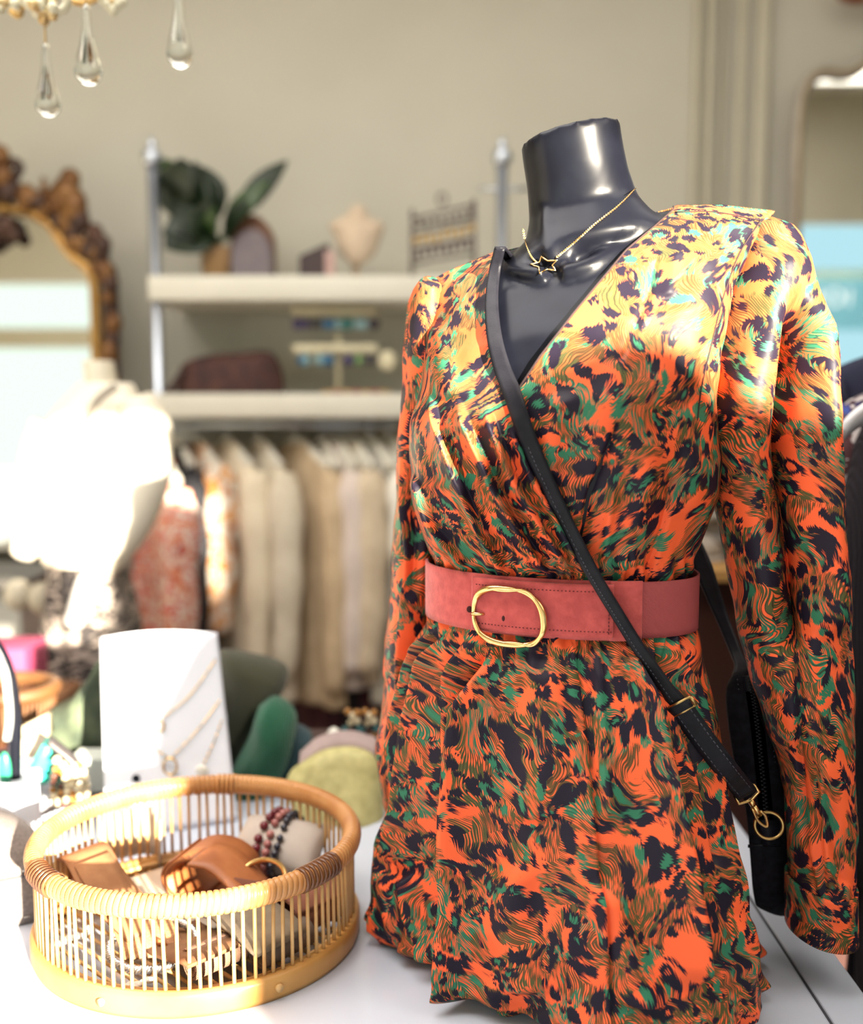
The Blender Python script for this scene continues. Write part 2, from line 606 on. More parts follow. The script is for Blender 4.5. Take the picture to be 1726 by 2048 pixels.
# ------------------------------------------------------------------ display table
TZ = 0.75
t = thing('display_table', 'glossy white table carrying the dressed bust and the round basket', 'table', (-0.3, 1.1, 0))
MB().box((-0.406, 1.06, TZ - 0.02), (1.594, 1.52, 0.04), 0.003).obj('tabletop', M_gloss_white, t, smooth=False)
MB().box((0.4195, 1.06, TZ - 0.02), (0.051, 1.52, 0.04), 0.002).obj('edge_strip', M_gloss_white, t, smooth=False)
MB().box((0.3925, 1.06, TZ - 0.022), (0.004, 1.52, 0.040)).obj('joint', M_seam, t, smooth=False)
for x in (-1.13, 0.38):
    for y in (0.38, 1.74):
        MB().box((x, y, 0.355), (0.06, 0.06, 0.71), 0.004).obj('leg', M_white, t, smooth=False)

# ------------------------------------------------------------------ torso shape shared by the bust, dress and belt
YC = 1.05
T_side = interp([(0, 872, 1358), (.1, 850, 1380), (.23, 832, 1412), (.31, 826, 1415), (.38, 822, 1408), (.46, 824, 1402),
                 (.6, 836, 1412), (.77, 852, 1440), (.9, 858, 1482), (1, 850, 1522)])
T_bf = interp([(0, .088, .072), (.1, .100, .085), (.3, .118, .095), (.5, .122, .095), (.7, .110, .092), (.85, .082, .078), (.93, .055, .055), (.98, .022, .022), (1, .004, .004)])
TOPX = [850, 905, 1000, 1100, 1175, 1260, 1345, 1430, 1522]
TOPY = [560, 532, 497, 478, 462, 440, 420, 422, 437]


def torso(th, v, off=0.0, yb=1140.0):
    th = np.asarray(th, float); v = np.broadcast_to(np.asarray(v, float), th.shape)
    sdz = T_side(v); bf = T_bf(v)
    xc, a = (sdz[..., 0] + sdz[..., 1]) / 2, (sdz[..., 1] - sdz[..., 0]) / 2
    px = xc + (a + off * 1900) * np.cos(th)
    py = (1 - v) * yb + v * np.interp(px, TOPX, TOPY)
    d1 = FW[1] + UP[1] * ((1024 - py) / F)
    z = CAM[2] + (FW[2] + UP[2] * ((1024 - py) / F)) * YC / d1
    x = (px - 863) / F * YC / d1
    xm = (xc - 863) / F * YC / d1
    s = np.sin(th)
    b = np.where(s > 0, bf[..., 0], bf[..., 1]) + off
    y = YC - 0.22 * (x - xm) - b * np.sign(s) * np.abs(s) ** 0.85
    P = np.stack([x, y, z], -1)
    qx, qy = proj(P)
    bust = 0.020 * np.exp(-((qx - 925) / 95) ** 2 - ((qy - 845) / 110) ** 2) + 0.024 * np.exp(-((qx - 1235) / 110) ** 2 - ((qy - 815) / 120) ** 2)
    P[..., 1] -= np.where(s > 0, bust, 0) * np.clip(s * 3, 0, 1)
    return P


def theta_at(v, edge, off=0.0):
    """angle on the front where the torso passes under a drawn edge (edge: px as a function of py)"""
    lo, hi = 0.03, math.pi - 0.03
    for _ in range(28):
        mid = (lo + hi) / 2
        qx, qy = proj(torso(np.array(mid), v, off))
        if qx > edge(qy): lo = mid
        else: hi = mid
    return (lo + hi) / 2


def poly_y(pts):
    T = np.array(sorted(pts, key=lambda p: p[1]), float)
    return lambda y: np.interp(y, T[:, 1], T[:, 0])


def folds(P, lst, scale=1.0):
    """sum of drapery ridges: each is a line down the cloth with a height, a width and a profile"""
    qx, qy = proj(P)
    D = np.zeros(qx.shape)
    for pts, amp, w, kind in lst:
        T = np.array(sorted(pts, key=lambda p: p[1]), float)
        y0, y1 = T[0, 1], T[-1, 1]
        d = qx - np.interp(qy, T[:, 1], T[:, 0])
        env = np.clip((qy - y0) / (0.18 * (y1 - y0)), 0, 1) * np.clip((y1 - qy) / (0.10 * (y1 - y0)) + (0.5 if kind.endswith('o') else 0), 0, 1)
        env = env * env * (3 - 2 * env)
        k = kind[0]
        if k == 'r': h = np.exp(-(d / w) ** 2)
        elif k == 'R': h = np.exp(-np.abs(d) / w * 1.3) ** 1.0
        elif k == 'p': h = np.where(d > 0, np.exp(-d / w), np.exp(-(d / (w * 0.22)) ** 2))     # crisp edge on the left, eases off to the right
        else: h = np.where(d < 0, np.exp(d / w), np.exp(-(d / (w * 0.22)) ** 2))                # crisp edge on the right
        D += amp * env * h
    return D * scale


EA = poly_y([(1003, 480), (1000, 497), (987, 560), (984, 620), (997, 700), (1023, 780), (1063, 900), (1113, 1010), (1174, 1130), (1180, 1200)])
EB = poly_y([(1348, 405), (1345, 420), (1310, 452), (1250, 502), (1150, 622), (1080, 712), (1036, 778), (1004, 850), (968, 980), (938, 1135), (930, 1200)])

# ------------------------------------------------------------------ black bust on the table
V = np.concatenate([np.linspace(0, .85, 34), np.linspace(.87, 1, 12)])
TH = np.linspace(0, 2 * np.pi, 96, endpoint=False)
inner = np.array([torso(TH, v, -0.007) for v in V])
low = []
for k in range(8):                                # the hips, down to the base on the table
    c = inner[0].mean(0); f = 1 + 0.035 * (8 - k)
    r = inner[0].copy(); r[:, :2] = c[:2] + (r[:, :2] - c[:2]) * f; r[:, 2] = TZ + 0.002 + (inner[0][0, 2] - TZ) * k / 8
    low.append(r)
bm_ = MB().grid(np.vstack([np.array(low), inner]), cu=True, capv=True)
NK = interp([(0, 1043, 1236, .054, 1.0495), (.12, 1047, 1240, .055, 1.0512), (.35, 1056, 1252, .056, 1.0555), (.58, 1060, 1272, .058, 1.0635), (.72, 1052, 1300, .066, 1.058), (.84, 1020, 1338, .074, 1.056), (1, 960, 1400, .06, 1.054)])
neck = []
for v in np.linspace(0, 1, 30):
    l, r, b, yc = NK(v)
    ring = []
    for th in TH:
        px = (l + r) / 2 + (r - l) / 2 * math.cos(th)
        tilt = (1 - v) ** 1.2
        py = 269 + v * 259 + (-21 * math.cos(th)) * tilt - 40 * v * v * math.cos(th)
        p = at(px, py, yc)
        sn = math.sin(th); p[1] -= b * math.copysign(abs(sn) ** .8, sn)
        ring.append(p)
    neck.append(ring)
bm_.grid(np.array(neck)[::-1], cu=True, capv=True)


def skin_pt(px, py, Y): return at(px, py, Y)


# neck muscles and collar bones
for pts, r in ([[(1096, 360, 1.046), (1096, 440, 1.022), (1102, 505, 0.996), (1110, 530, .991)], [.004, .009, .009, .005]],
               [[(1172, 380, 1.036), (1158, 440, 1.017), (1138, 498, 0.997), (1124, 530, .992)], [.004, .009, .009, .005]],
               [[(1122, 548, .980), (1190, 528, .982), (1260, 490, 1.003), (1320, 450, 1.028)], [.008, .010, .009, .006]],
               [[(1090, 550, .985), (1060, 545, .996), (1015, 540, 1.018)], [.007, .008, .006]]):
    pp = smoothpath([skin_pt(*p) for p in pts], 16)
    bm_.tube(pp, np.interp(np.linspace(0, 1, 16), np.linspace(0, 1, len(r)), r), 12)
man = bm_.obj('mannequin_bust', M_black_gloss, base=(0.133, 1.05, TZ), label='glossy black headless bust standing on the table in the leopard dress', cat='mannequin')
md = man.modifiers.new('skin', 'REMESH'); md.mode = 'VOXEL'; md.voxel_size = 0.0034; md.use_smooth_shade = True
sm = man.modifiers.new('smooth', 'SMOOTH'); sm.factor = 0.5; sm.iterations = 12

# ------------------------------------------------------------------ dress
dress = thing('wrap_dress', 'orange, green and black leopard print wrap dress worn by the black bust', 'dress', (0.133, 1.05, TZ))


def arc_uv(P, ref, u0=0.0, v0=0.0):
    """cloth coordinates in metres measured along the surface"""
    R, K = P.shape[:2]
    du = np.linalg.norm(np.diff(P, axis=1), axis=2)
    u = np.concatenate([np.zeros((R, 1)), np.cumsum(du, 1)], 1)
    u -= u[:, ref][:, None]
    dv = np.linalg.norm(np.diff(P, axis=0), axis=2)
    v = np.concatenate([np.zeros((1, K)), np.cumsum(dv, 0)], 0)
    v = v[:, ref][:, None] * 0.6 + v * 0.4
    return np.stack([u + u0, v + v0], -1)


def ridge_noise(P, f, seed):
    x, y, z = P[..., 0], P[..., 1], P[..., 2]
    return (np.sin(f * (x * 1.3 + z * 0.9) + seed) * np.sin(f * (z * 1.1 - x * 0.5 + y) + seed * 2.1) + 0.5 * np.sin(f * 2.3 * (x - 0.4 * z) + seed * 3.7))


# bodice: one wrapped sheet from the neckline edge on the near panel, round the back, to the under panel
rows = np.concatenate([np.linspace(0, .85, 150), np.linspace(.856, 1, 50)])
BOD = []
nA, nK, nB = 110, 46, 130
for v in rows:
    tA, tB = theta_at(v, EA), theta_at(v, EB)
    th = np.concatenate([np.linspace(tA, math.pi, nA, endpoint=False), np.linspace(math.pi, 2 * math.pi, nK, endpoint=False), np.linspace(2 * math.pi, 2 * math.pi + tB, nB)])
    P = torso(th, v)
    s = np.sin(th)
    lift = np.zeros(len(th)); lift[:nA] = 0.005 * np.exp(-np.arange(nA) / 40) + 0.001
    lift[nA + nK:] += 0.0015 * np.exp(-np.arange(nB)[::-1] / 30)
    P[:, 1] -= lift
    BOD.append(P)
BOD = np.array(BOD)
FA = [([(838, 800), (842, 900), (858, 1010), (905, 1120)], .009, 22, 'r'),
      ([(858, 775), (880, 850), (915, 950), (962, 1060), (1010, 1140)], .017, 22, 'qo'),
      ([(912, 790), (935, 850), (985, 960), (1050, 1080), (1090, 1140)], .019, 26, 'qo'),
      ([(968, 800), (990, 870), (1035, 970), (1095, 1075), (1135, 1140)], .017, 26, 'qo'),
      ([(1020, 850), (1062, 950), (1110, 1040), (1160, 1140)], .010, 20, 'qo'),
      ([(835, 940), (868, 1040), (930, 1130)], .013, 20, 'qo'),
      ([(870, 640), (880, 720), (905, 800)], .006, 26, 'r')]
FB = [([(1245, 830), (1215, 900), (1180, 985), (1160, 1090), (1165, 1140)], -.012, 20, 'p'),
      ([(1300, 860), (1290, 960), (1268, 1060), (1250, 1140)], .010, 28, 'ro'),
      ([(1375, 800), (1372, 870), (1390, 950), (1380, 1030)], .006, 20, 'r'),
      ([(1350, 930), (1335, 1030), (1300, 1140)], -.008, 18, 'qo'),
      ([(1225, 960), (1212, 1060), (1205, 1140)], .008, 18, 'po'),
      ([(1320, 500), (1300, 600), (1262, 680), (1240, 730)], -.006, 14, 'q'),
      ([(1370, 430), (1345, 520), (1330, 600)], .004, 16, 'r'),
      ([(1440, 470), (1400, 640), (1380, 780)], .006, 40, 'r'),
      ([(1130, 780), (1105, 860), (1095, 960)], .006, 26, 'r')]
D = np.zeros(BOD.shape[:2])
D[:, :nA] += folds(BOD[:, :nA], FA, 1.1)
D[:, nA + nK:] += folds(BOD[:, nA + nK:], FB)
D += 0.0012 * ridge_noise(BOD, 34, 1.0) + 0.0007 * ridge_noise(BOD, 80, 4.0)
qx, qy = proj(BOD)
gather = np.clip((qy - 1060) / 80, 0, 1) ** 2
D += gather * 0.0035 * np.sin(qx * 0.21 + np.sin(qx * 0.05) * 3)
cx = BOD.mean(axis=1, keepdims=True)[..., :2]
nrm = BOD[..., :2] - np.array([0.133, 1.07]); nrm /= np.linalg.norm(nrm, axis=-1, keepdims=True)
nrm = nrm * 0.45 + np.array([0, -1.0]) * 0.55 * np.where(nrm[..., 1:2] < 0, 1, -1)
BOD[..., :2] += nrm * D[..., None]
b = MB().grid(BOD, uv=arc_uv(BOD, nA + nK // 2))
bodice = solid(b.obj('bodice', M_leo, dress, uvmap=True), 0.0012)
neckline = MB()
for cols in (BOD[:, 0], BOD[:, -1]):
    p = cols[rows > 0.33][::3]
    neckline.tube(p + np.array([0, -0.001, 0]), 0.0011, 6)
neckline.obj('neckline_piping', M_thread, dress)


# shoulder seam and armhole stitching are modelled by the sleeve heads
def sleeve(tab, Yf, bf, lst, seed, nt=120, nr=210, shear=0.0, u0=0.0):
    T = interp(tab)
    ys = np.linspace(tab[0][0], tab[-1][0], nr)
    P = []
    th = np.linspace(-math.pi / 2, 1.5 * math.pi, nt, endpoint=False)
    for y in ys:
        l, r = T(y)[:2]
        k = (y - tab[0][0]) / (tab[-1][0] - tab[0][0])
        b = bf(y)
        px = (l + r) / 2 + (r - l) / 2 * np.cos(th)
        py = y + shear * k * np.cos(th) * (r - l) / 2
        p = np.array([at(a, c, Yf(y)) for a, c in zip(px, py)])
        p[:, 1] -= b * np.sin(th)
        P.append(p)
    P = np.array(P)
    P = np.concatenate([P, P[:, :1]], 1)
    n = np.stack([np.cos(th), -np.sin(th)], -1); n = np.concatenate([n, n[:1]])
    front = np.concatenate([np.sin(th), np.sin(th[:1])]) > -0.35
    D = folds(P, lst) * front[None] + 0.0016 * ridge_noise(P, 26, seed) + 0.0008 * ridge_noise(P, 70, seed + 2)
    P[..., :2] += n[None] * D[..., None]
    P[:, -1] = P[:, 0]
    return P


SR = [(434, 1500, 1532), (440, 1488, 1550), (452, 1476, 1572), (475, 1464, 1590), (520, 1448, 1614), (600, 1424, 1632), (700, 1404, 1648), (800, 1390, 1660), (880, 1388, 1668), (940, 1408, 1675), (1000, 1428, 1681), (1100, 1450, 1688),
      (1200, 1470, 1692), (1300, 1492, 1695), (1400, 1520, 1697), (1500, 1554, 1700), (1600, 1577, 1702), (1700, 1580, 1704), (1768, 1583, 1703)]
rs = sleeve(SR, lambda y: np.interp(y, [434, 800, 1400, 1768], [1.035, 1.02, 1.0, 1.0]), lambda y: np.interp(y, [434, 460, 540, 700, 1000, 1768], [.01, .04, .06, .062, .06, .045]),
            [([(1606, 560), (1596, 700), (1572, 850), (1566, 1000), (1585, 1150), (1590, 1330)], -.050, 26, 'r'),
             ([(1630, 560), (1634, 700), (1640, 900), (1650, 1100), (1660, 1250)], 0.024, 22, 'ro'),
             ([(1530, 620), (1500, 760), (1500, 900), (1530, 1050), (1560, 1300), (1600, 1500)], .012, 50, 'ro'),
             ([(1590, 1250), (1600, 1400), (1600, 1560), (1612, 1700)], -.012, 16, 'p'),
             ([(1640, 1500), (1645, 1620), (1660, 1780)], .007, 16, 'po'),
             ([(1655, 1600), (1668, 1690), (1690, 1780)], -.007, 14, 'r'),
             ([(1610, 1600), (1625, 1700), (1640, 1785)], .006, 12, 'po')], 0.7, shear=0.16)
b = MB().grid(rs, uv=arc_uv(rs, 60, 2.0, 0.3))
solid(b.obj('sleeve', M_leo, dress, uvmap=True), 0.0012)
SL = [(556, 846, 866), (563, 836, 884), (580, 826, 900), (610, 816, 905), (700, 806, 905), (800, 800, 895), (900, 794, 885), (1000, 792, 880), (1100, 787, 880), (1200, 778, 876), (1300, 769, 868), (1400, 763, 858), (1500, 753, 850), (1600, 764, 846), (1680, 800, 856)]
ls = sleeve(SL, lambda y: np.interp(y, [556, 800, 1680], [1.09, 1.125, 1.15]), lambda y: np.interp(y, [556, 580, 640, 1690], [.012, .04, .05, .04]),
            [([(832, 760), (820, 900), (828, 1050), (822, 1200)], -.012, 14, 'r'), ([(800, 900), (815, 1100), (800, 1300), (790, 1500)], .010, 16, 'p')], 2.2)
b = MB().grid(ls, uv=arc_uv(ls, 60, 3.4, 0.1))
solid(b.obj('sleeve', M_leo, dress, uvmap=True), 0.0012)


def cuff(y0, y1, l, r, Y, b, shear, u0):
    th = np.linspace(-math.pi / 2, 1.5 * math.pi, 96)
    P = []
    for y in np.linspace(y0, y1, 14):
        px = (l + r) / 2 + (r - l) / 2 * np.cos(th)
        p = np.array([at(a, y + shear * math.cos(t) * (r - l) / 2, Y) for a, t in zip(px, th)])
        p[:, 1] -= b * np.sin(th)
        P.append(p)
    P = np.array(P)
    P += 0.0012 * ridge_noise(P, 40, 5)[..., None] * np.array([0, 1, 0])
    return P


cr_ = cuff(1760, 1860, 1579, 1705, 1.0, .046, 0.10, 0)
cf = solid(MB().grid(cr_, uv=arc_uv(cr_, 48, 5.0, 0.2)).obj('cuff', M_leo, dress, uvmap=True), 0.003)
bh = MB()
for k in range(6):
    p0, p1 = at(1634 + k * 8, 1838 + k * 1.2, 0.9515), at(1639 + k * 8, 1838.6 + k * 1.2, 0.951)
    bh.tube([p0, p1], 0.0009, 6)
bh.obj('buttonhole', M_thread, cf)
cl_ = cuff(1676, 1740, 806, 862, 1.15, .034, 0.0, 0)
solid(MB().grid(cl_, uv=arc_uv(cl_, 48, 6.0, 0.2)).obj('cuff', M_leo, dress, uvmap=True), 0.003)
# armhole and shoulder seams: a thin dark sewn line lying on the cloth
# skirt
HEM = [(-180, -.072, 1.075), (-150, -.055, 1.135), (-120, .0, 1.19), (-90, .12, 1.205), (-60, .25, 1.18), (-30, .328, 1.11), (0, .346, 1.02), (30, .338, .935), (50, .305, .880), (70, .25, .842), (90, .172, .846), (105, .10, .893), (120, .05, .945), (140, .0, 1.0), (160, -.045, 1.036), (180, -.072, 1.075)]
Hh = np.array(HEM)
NT = 560
thS = np.linspace(-math.pi, math.pi, NT + 1)
hx, hy = np.interp(np.degrees(thS), Hh[:, 0], Hh[:, 1]), np.interp(np.degrees(thS), Hh[:, 0], Hh[:, 2])


def csmooth(a, k=21):
    p = np.concatenate([a[:-1][-k:], a[:-1], a[:-1][:k]])
    ker = np.hanning(2 * k + 1); ker /= ker.sum()
    q = np.convolve(p, ker, 'same')[k:-k]
    return np.concatenate([q, q[:1]])


hx, hy = csmooth(hx), csmooth(hy)
waist = torso(thS, 0.0, 0.002)
zW = at(863, 1226, YC)[2]
SK = []
for v in np.linspace(0, 1, 260):
    wl = v ** 0.62
    side = np.cos(thS)
    wv = np.where(side > 0, 0.86 * v ** 0.66 + 0.14 * v ** 6, 0.93 * v ** 0.62 + 0.07 * v ** 4)
    p = np.stack([waist[:, 0] * (1 - wv) + hx * wv, waist[:, 1] * (1 - wv) + hy * wv, np.full(NT + 1, zW * (1 - v) + (TZ + 0.004) * v)], -1)
    SK.append(p)
SK = np.array(SK)
FS = [([(905, 1245), (880, 1330), (850, 1450), (835, 1600), (800, 1720)], .016, 24, 'po'),
      ([(880, 1245), (845, 1330), (815, 1430), (800, 1560)], .012, 18, 'qo'),
      ([(945, 1260), (925, 1370), (915, 1550), (900, 1750)], .014, 22, 'po'),
      ([(990, 1290), (968, 1420), (955, 1600), (945, 1800), (935, 2000)], .026, 30, 'po'),
      ([(975, 1280), (950, 1420), (930, 1650), (905, 1850)], -.012, 18, 'q'),
      ([(1100, 1300), (1090, 1450), (1070, 1650)], .006, 50, 'r'),
      ([(1180, 1290), (1200, 1450), (1210, 1650)], .006, 36, 'p'),
      ([(1250, 1270), (1285, 1400), (1325, 1560), (1360, 1740), (1390, 1950)], .014, 34, 'qo'),
      ([(1300, 1260), (1345, 1400), (1400, 1560), (1430, 1750)], -.010, 16, 'p'),
      ([(1340, 1255), (1395, 1400), (1435, 1560), (1470, 1760), (1490, 1950)], .005, 26, 'qo'),
      ([(1040, 1700), (1020, 1850), (1060, 1990)], .008, 40, 'r'),
      ([(1200, 1750), (1230, 1880), (1290, 2020)], .010, 40, 'r'),
      ([(1450, 1820), (1490, 1900), (1500, 2030)], .005, 24, 'ro'),
      ([(770, 1600), (768, 1740), (800, 1890)], .006, 26, 'q'),
      ([(820, 1740), (838, 1830), (880, 1930)], .012, 24, 'q')]
D = folds(SK, FS, 1.8)
D = np.where(np.sin(thS)[None] > -0.2, D, 0)
qx, qy = proj(SK)
vv = np.linspace(0, 1, 260)[:, None]
g_ = np.clip(1 - vv / 0.16, 0, 1)
D += g_ * 0.0035 * np.sin(qx * 0.20 + 2 * np.sin(qx * 0.043))
D += (0.2 + 0.8 * vv) * (0.0035 * ridge_noise(SK, 17, 1.3) + 0.0012 * ridge_noise(SK, 50, 2.3))
hemw = np.clip((vv - 0.86) / 0.14, 0, 1) ** 1.5
D += hemw * (0.007 * np.sin(thS * 19 + 1.0) + 0.006 * np.sin(thS * 31 + 2.0) + 0.004 * np.sin(qy * 0.09))
D += -0.02 * np.clip((vv - 0.965) / 0.035, 0, 1)
ctr = np.array([0.133, 1.04])
n2 = SK[..., :2] - ctr; n2 /= np.linalg.norm(n2, axis=-1, keepdims=True)
SK[..., :2] += n2 * D[..., None]
SK[:, -1] = SK[:, 0]
uvS = arc_uv(SK, NT * 3 // 4, 8.0, 0.0)
skirt = solid(MB().grid(SK, uv=uvS).obj('skirt', M_leo, dress, uvmap=True), 0.0012)

# ------------------------------------------------------------------ things lying on the cloth find it by looking along the view
bpy.context.view_layer.update()
dg = bpy.context.evaluated_depsgraph_get()
TREES = []
for o in (bodice, skirt, man) + tuple(c for c in dress.children if c.name.startswith(('sleeve', 'cuff'))):
    TREES.append((BVHTree.FromObject(o, dg), o.matrix_world.copy(), o))


def hit(px, py, lift=0.0, only=None, default=1.0):
    """the surface point of the dressed bust seen at a pixel, raised towards the room by lift"""
    best = None
    d = Vector(ray(px, py)).normalized()
    for tr, mw, o in TREES:
        if only and o not in only: continue
        inv = mw.inverted()
        l, n, i, dist = tr.ray_cast(inv @ Vector(CAM), (inv.to_3x3() @ d).normalized())
        if l is not None and (best is None or dist < best[1]): best = (mw @ l, dist)
    if best is None: return at(px, py, default)
    return np.array(best[0] - d * lift)


def seam(pts, n, r=0.0007, lift=0.0008):
    pp = smoothpath([(x, y, 0) for x, y in pts], n)
    return np.array([hit(x, y, lift) for x, y, _ in pp])


sm_ = MB()
sm_.tube(seam([(1522, 440), (1480, 505), (1448, 590), (1425, 680), (1404, 770), (1395, 840)], 40), 0.0008, 6)
sm_.tube(seam([(1350, 424), (1430, 424), (1518, 440)], 24), 0.0007, 6)
sm_.obj('seam_stitching', M_thread, dress)

# ------------------------------------------------------------------ belt
belt = thing('wide_belt', 'wide rose suede belt with a gold oval buckle round the dress waist', 'belt', (0.133, 1.05, at(863, 1240, YC)[2]))


def band(th0, th1, off, y0, y1, n=120, nr=10, bow=0.0):
    th = np.linspace(th0, th1, n)
    base = torso(th, 0.0, off)
    P = []
    for k, y in enumerate(np.linspace(y0, y1, nr)):
        p = base.copy()
        p[:, 2] = at(863, y, YC)[2]
        n2 = p[:, :2] - np.array([0.133, 1.05]); n2 /= np.linalg.norm(n2, axis=1)[:, None]
        p[:, :2] += n2 * bow * math.sin(math.pi * k / (nr - 1))
        P.append(p)
    return np.array(P)


def belt_theta(px):
    return theta_at(0.0, lambda y: px, 0.008)


tB0, tB1, tT0, tT1, tP = belt_theta(1278), math.pi + 0.9, belt_theta(1220), belt_theta(955), belt_theta(1222)
OFB = 0.010
solid(MB().grid(band(tP - 0.01, math.pi + 0.5, OFB, 1128, 1236)).obj('band', M_suede, belt), 0.003)
solid(MB().grid(band(math.pi + 0.5, 2 * math.pi + tB0, OFB - 0.001, 1131, 1233)).obj('elastic_panel', M_elastic, belt, label='ribbed elastic panel'), 0.0025)
solid(MB().grid(band(tB0 - 0.004, tP + 0.02, OFB + 0.002, 1128, 1236, 30)).obj('end_tab', M_suede, belt), 0.003)
tg = band(tT0, tT1, OFB + 0.006, 1133, 1231, 120, 16)
solid(MB().grid(tg).obj('tongue', M_suede, belt), 0.003)
st = MB()
for row, o_ in ((2, 0), (13, 0)):
    for j in range(2, 116, 3):
        a, c = tg[row, j], tg[row, j + 1]
        n2 = np.array([a[0] - .133, a[1] - 1.05, 0]); n2 /= np.linalg.norm(n2)
        st.tube([a + n2 * .0018, (a + c) / 2 + n2 * .0021, c + n2 * .0018], 0.0005, 5)
for r in range(2, 14):
    a, c = tg[r, 4], tg[r, 4] * 0.4 + tg[r + 1, 4] * 0.6
    st.tube([a + np.array([0, -.0021, 0]), c + np.array([0, -.0021, 0])], 0.0005, 5)
st.obj('stitching', mat('dark_red_thread', (0.14, 0.016, 0.02), None, 50, 0.8), belt)
dg.update()


def belt_pt(px, py, lift):
    """point on the belt face under a pixel"""
    th = belt_theta(px)
    p = torso(np.array(th), 0.0, OFB + 0.006)
    d = ray(px, py)
    q = CAM + d * (p[1] / d[1])
    n2 = np.array([p[0] - .133, (p[1] - 1.05) * 1.6, 0]); n2 /= np.linalg.norm(n2)
    return q + n2 * lift


M_hole = mat('hole_dark', (0.05, 0.008, 0.008), None, 20, 0.9)
for px, py in ((942, 1218), (1011, 1236)):
    MB().sphere(belt_pt(px, py, 0.0022), 0.0030, 12, 6, (1, .35, 1.15)).obj('punch_hole', M_hole, belt)
bk = []
for a in np.linspace(0, 2 * np.pi, 96, endpoint=False):
    ca, sa = math.cos(a), math.sin(a)
    ex, ey = np.sign(ca) * abs(ca) ** 0.86 * 67, np.sign(sa) * abs(sa) ** 0.86 * 57
    px, py = 1021 + ex + 0.10 * ey, 1231 + ey + 0.10 * ex
    bk.append(belt_pt(px, py, 0.006 + 0.0022 * math.sin(3 * a + 0.6)))
rr = 0.0029 + 0.0007 * np.sin(np.linspace(0, 2 * np.pi, 96, endpoint=False) * 3 + 2)
bu = MB().tube(np.array(bk), rr, 12, closed=True).obj('buckle', M_gold, belt, label='gold oval buckle with a twisted rim')
tw = [p + np.array([0, -0.0012, 0.0022 * math.sin(5 * a)]) for p, a in zip(bk, np.linspace(0, 2 * np.pi, 96))]
MB().tube(np.array(tw), 0.0017, 8, closed=True).obj('twisted_wire', M_gold, bu)
MB().tube([belt_pt(951, 1226, .006), belt_pt(958, 1225, .0085), belt_pt(968, 1226, .007), belt_pt(973, 1227, .003)], [.0016, .002, .0017, .0012], 8).obj('prong', M_gold, bu)

# ------------------------------------------------------------------ necklace on the black neck
nk = thing('star_necklace', 'thin gold chain with a small star pendant on the black neck', 'necklace', tuple(hit(1090, 530, 0.002, (man,))))
dg.update()


def chain(pts, n, lift=0.0022):
    pp = smoothpath([(x, y, 0) for x, y in pts], n)
    return [hit(x, y, lift, (man,)) for x, y, _ in pp]


ch = MB()
pts_ = chain([(1272, 376), (1236, 412), (1190, 448), (1150, 484), (1112, 516)], 90) + []
pl_ = chain([(1046, 458), (1052, 488), (1062, 512), (1074, 526)], 40)
for pth in (pts_, pl_):
    P = np.array(pth)
    for k in range(len(P) - 1):
        a, c = P[k], P[k + 1]
        m_ = (a + c) / 2; L = np.linalg.norm(c - a) * 0.75
        dvec = (c - a) / (np.linalg.norm(c - a) + 1e-9)
        up_ = np.array([0, -1.0, 0]) if k % 2 else np.cross(dvec, [0, -1.0, 0])
        sd_ = np.cross(dvec, up_)
        loop = [m_ + dvec * L * math.cos(t) * 0.8 + (sd_ * 0.0009) * math.sin(t) for t in np.linspace(0, 2 * np.pi, 8, endpoint=False)]
        ch.tube(loop, 0.00042, 5, closed=True)
ch.obj('chain', M_gold, nk)
sp = MB()
sc_ = hit(1092, 530, 0.004, (man,))
star = []
for k in range(10):
    a = math.pi / 2 + k * math.pi / 5 + 0.25
    r = 0.0125 if k % 2 == 0 else 0.0062
    star.append(hit(1090 + r * 2300 * math.cos(a), 530 - r * 1400 * math.sin(a), 0.0035, (man,)))
sp.tube(np.array([star[0] * (1 - t) + star[1] * t for t in (0, .5)] and [p for k in range(10) for p in (star[k], (star[k] * .5 + star[(k + 1) % 10] * .5))]), 0.0009, 6, closed=True)
sp.obj('star_pendant', M_gold, nk)

# ------------------------------------------------------------------ crossbody bag
bag = thing('crossbody_bag', 'small black suede crossbody bag hanging beside the skirt on a long strap', 'handbag', tuple(onz(1520, 1830, 0.79)))
dg.update()
STR = [(1000, 496), (990, 540), (984, 590), (985, 640), (992, 690), (1006, 740), (1024, 785), (1046, 850), (1072, 915), (1104, 985), (1140, 1060), (1176, 1130), (1205, 1180), (1236, 1230), (1270, 1285), (1308, 1340), (1350, 1400), (1400, 1470), (1450, 1535), (1492, 1586)]


def strap_depth(pts, n, lift):
    pp = smoothpath([(x, y, 0) for x, y in pts], n)
    ys = []
    for x, y, _ in pp:
        c = [hit(x + dx, y, lift)[1] for dx in (-10, 0, 10)]
        if 1120 < y < 1260: c.append(belt_pt(min(x, 1290), y, 0.008)[1])
        ys.append(min(c))
    ys = np.array(ys)
    for _ in range(12): ys = np.minimum(ys, np.convolve(np.pad(ys, 2, 'edge'), np.ones(5) / 5, 'valid'))
    ys = np.convolve(np.pad(ys, 3, 'edge'), np.ones(7) / 7, 'valid')
    return np.array([at(x, y, Y) for (x, y, _), Y in zip(pp, ys)])


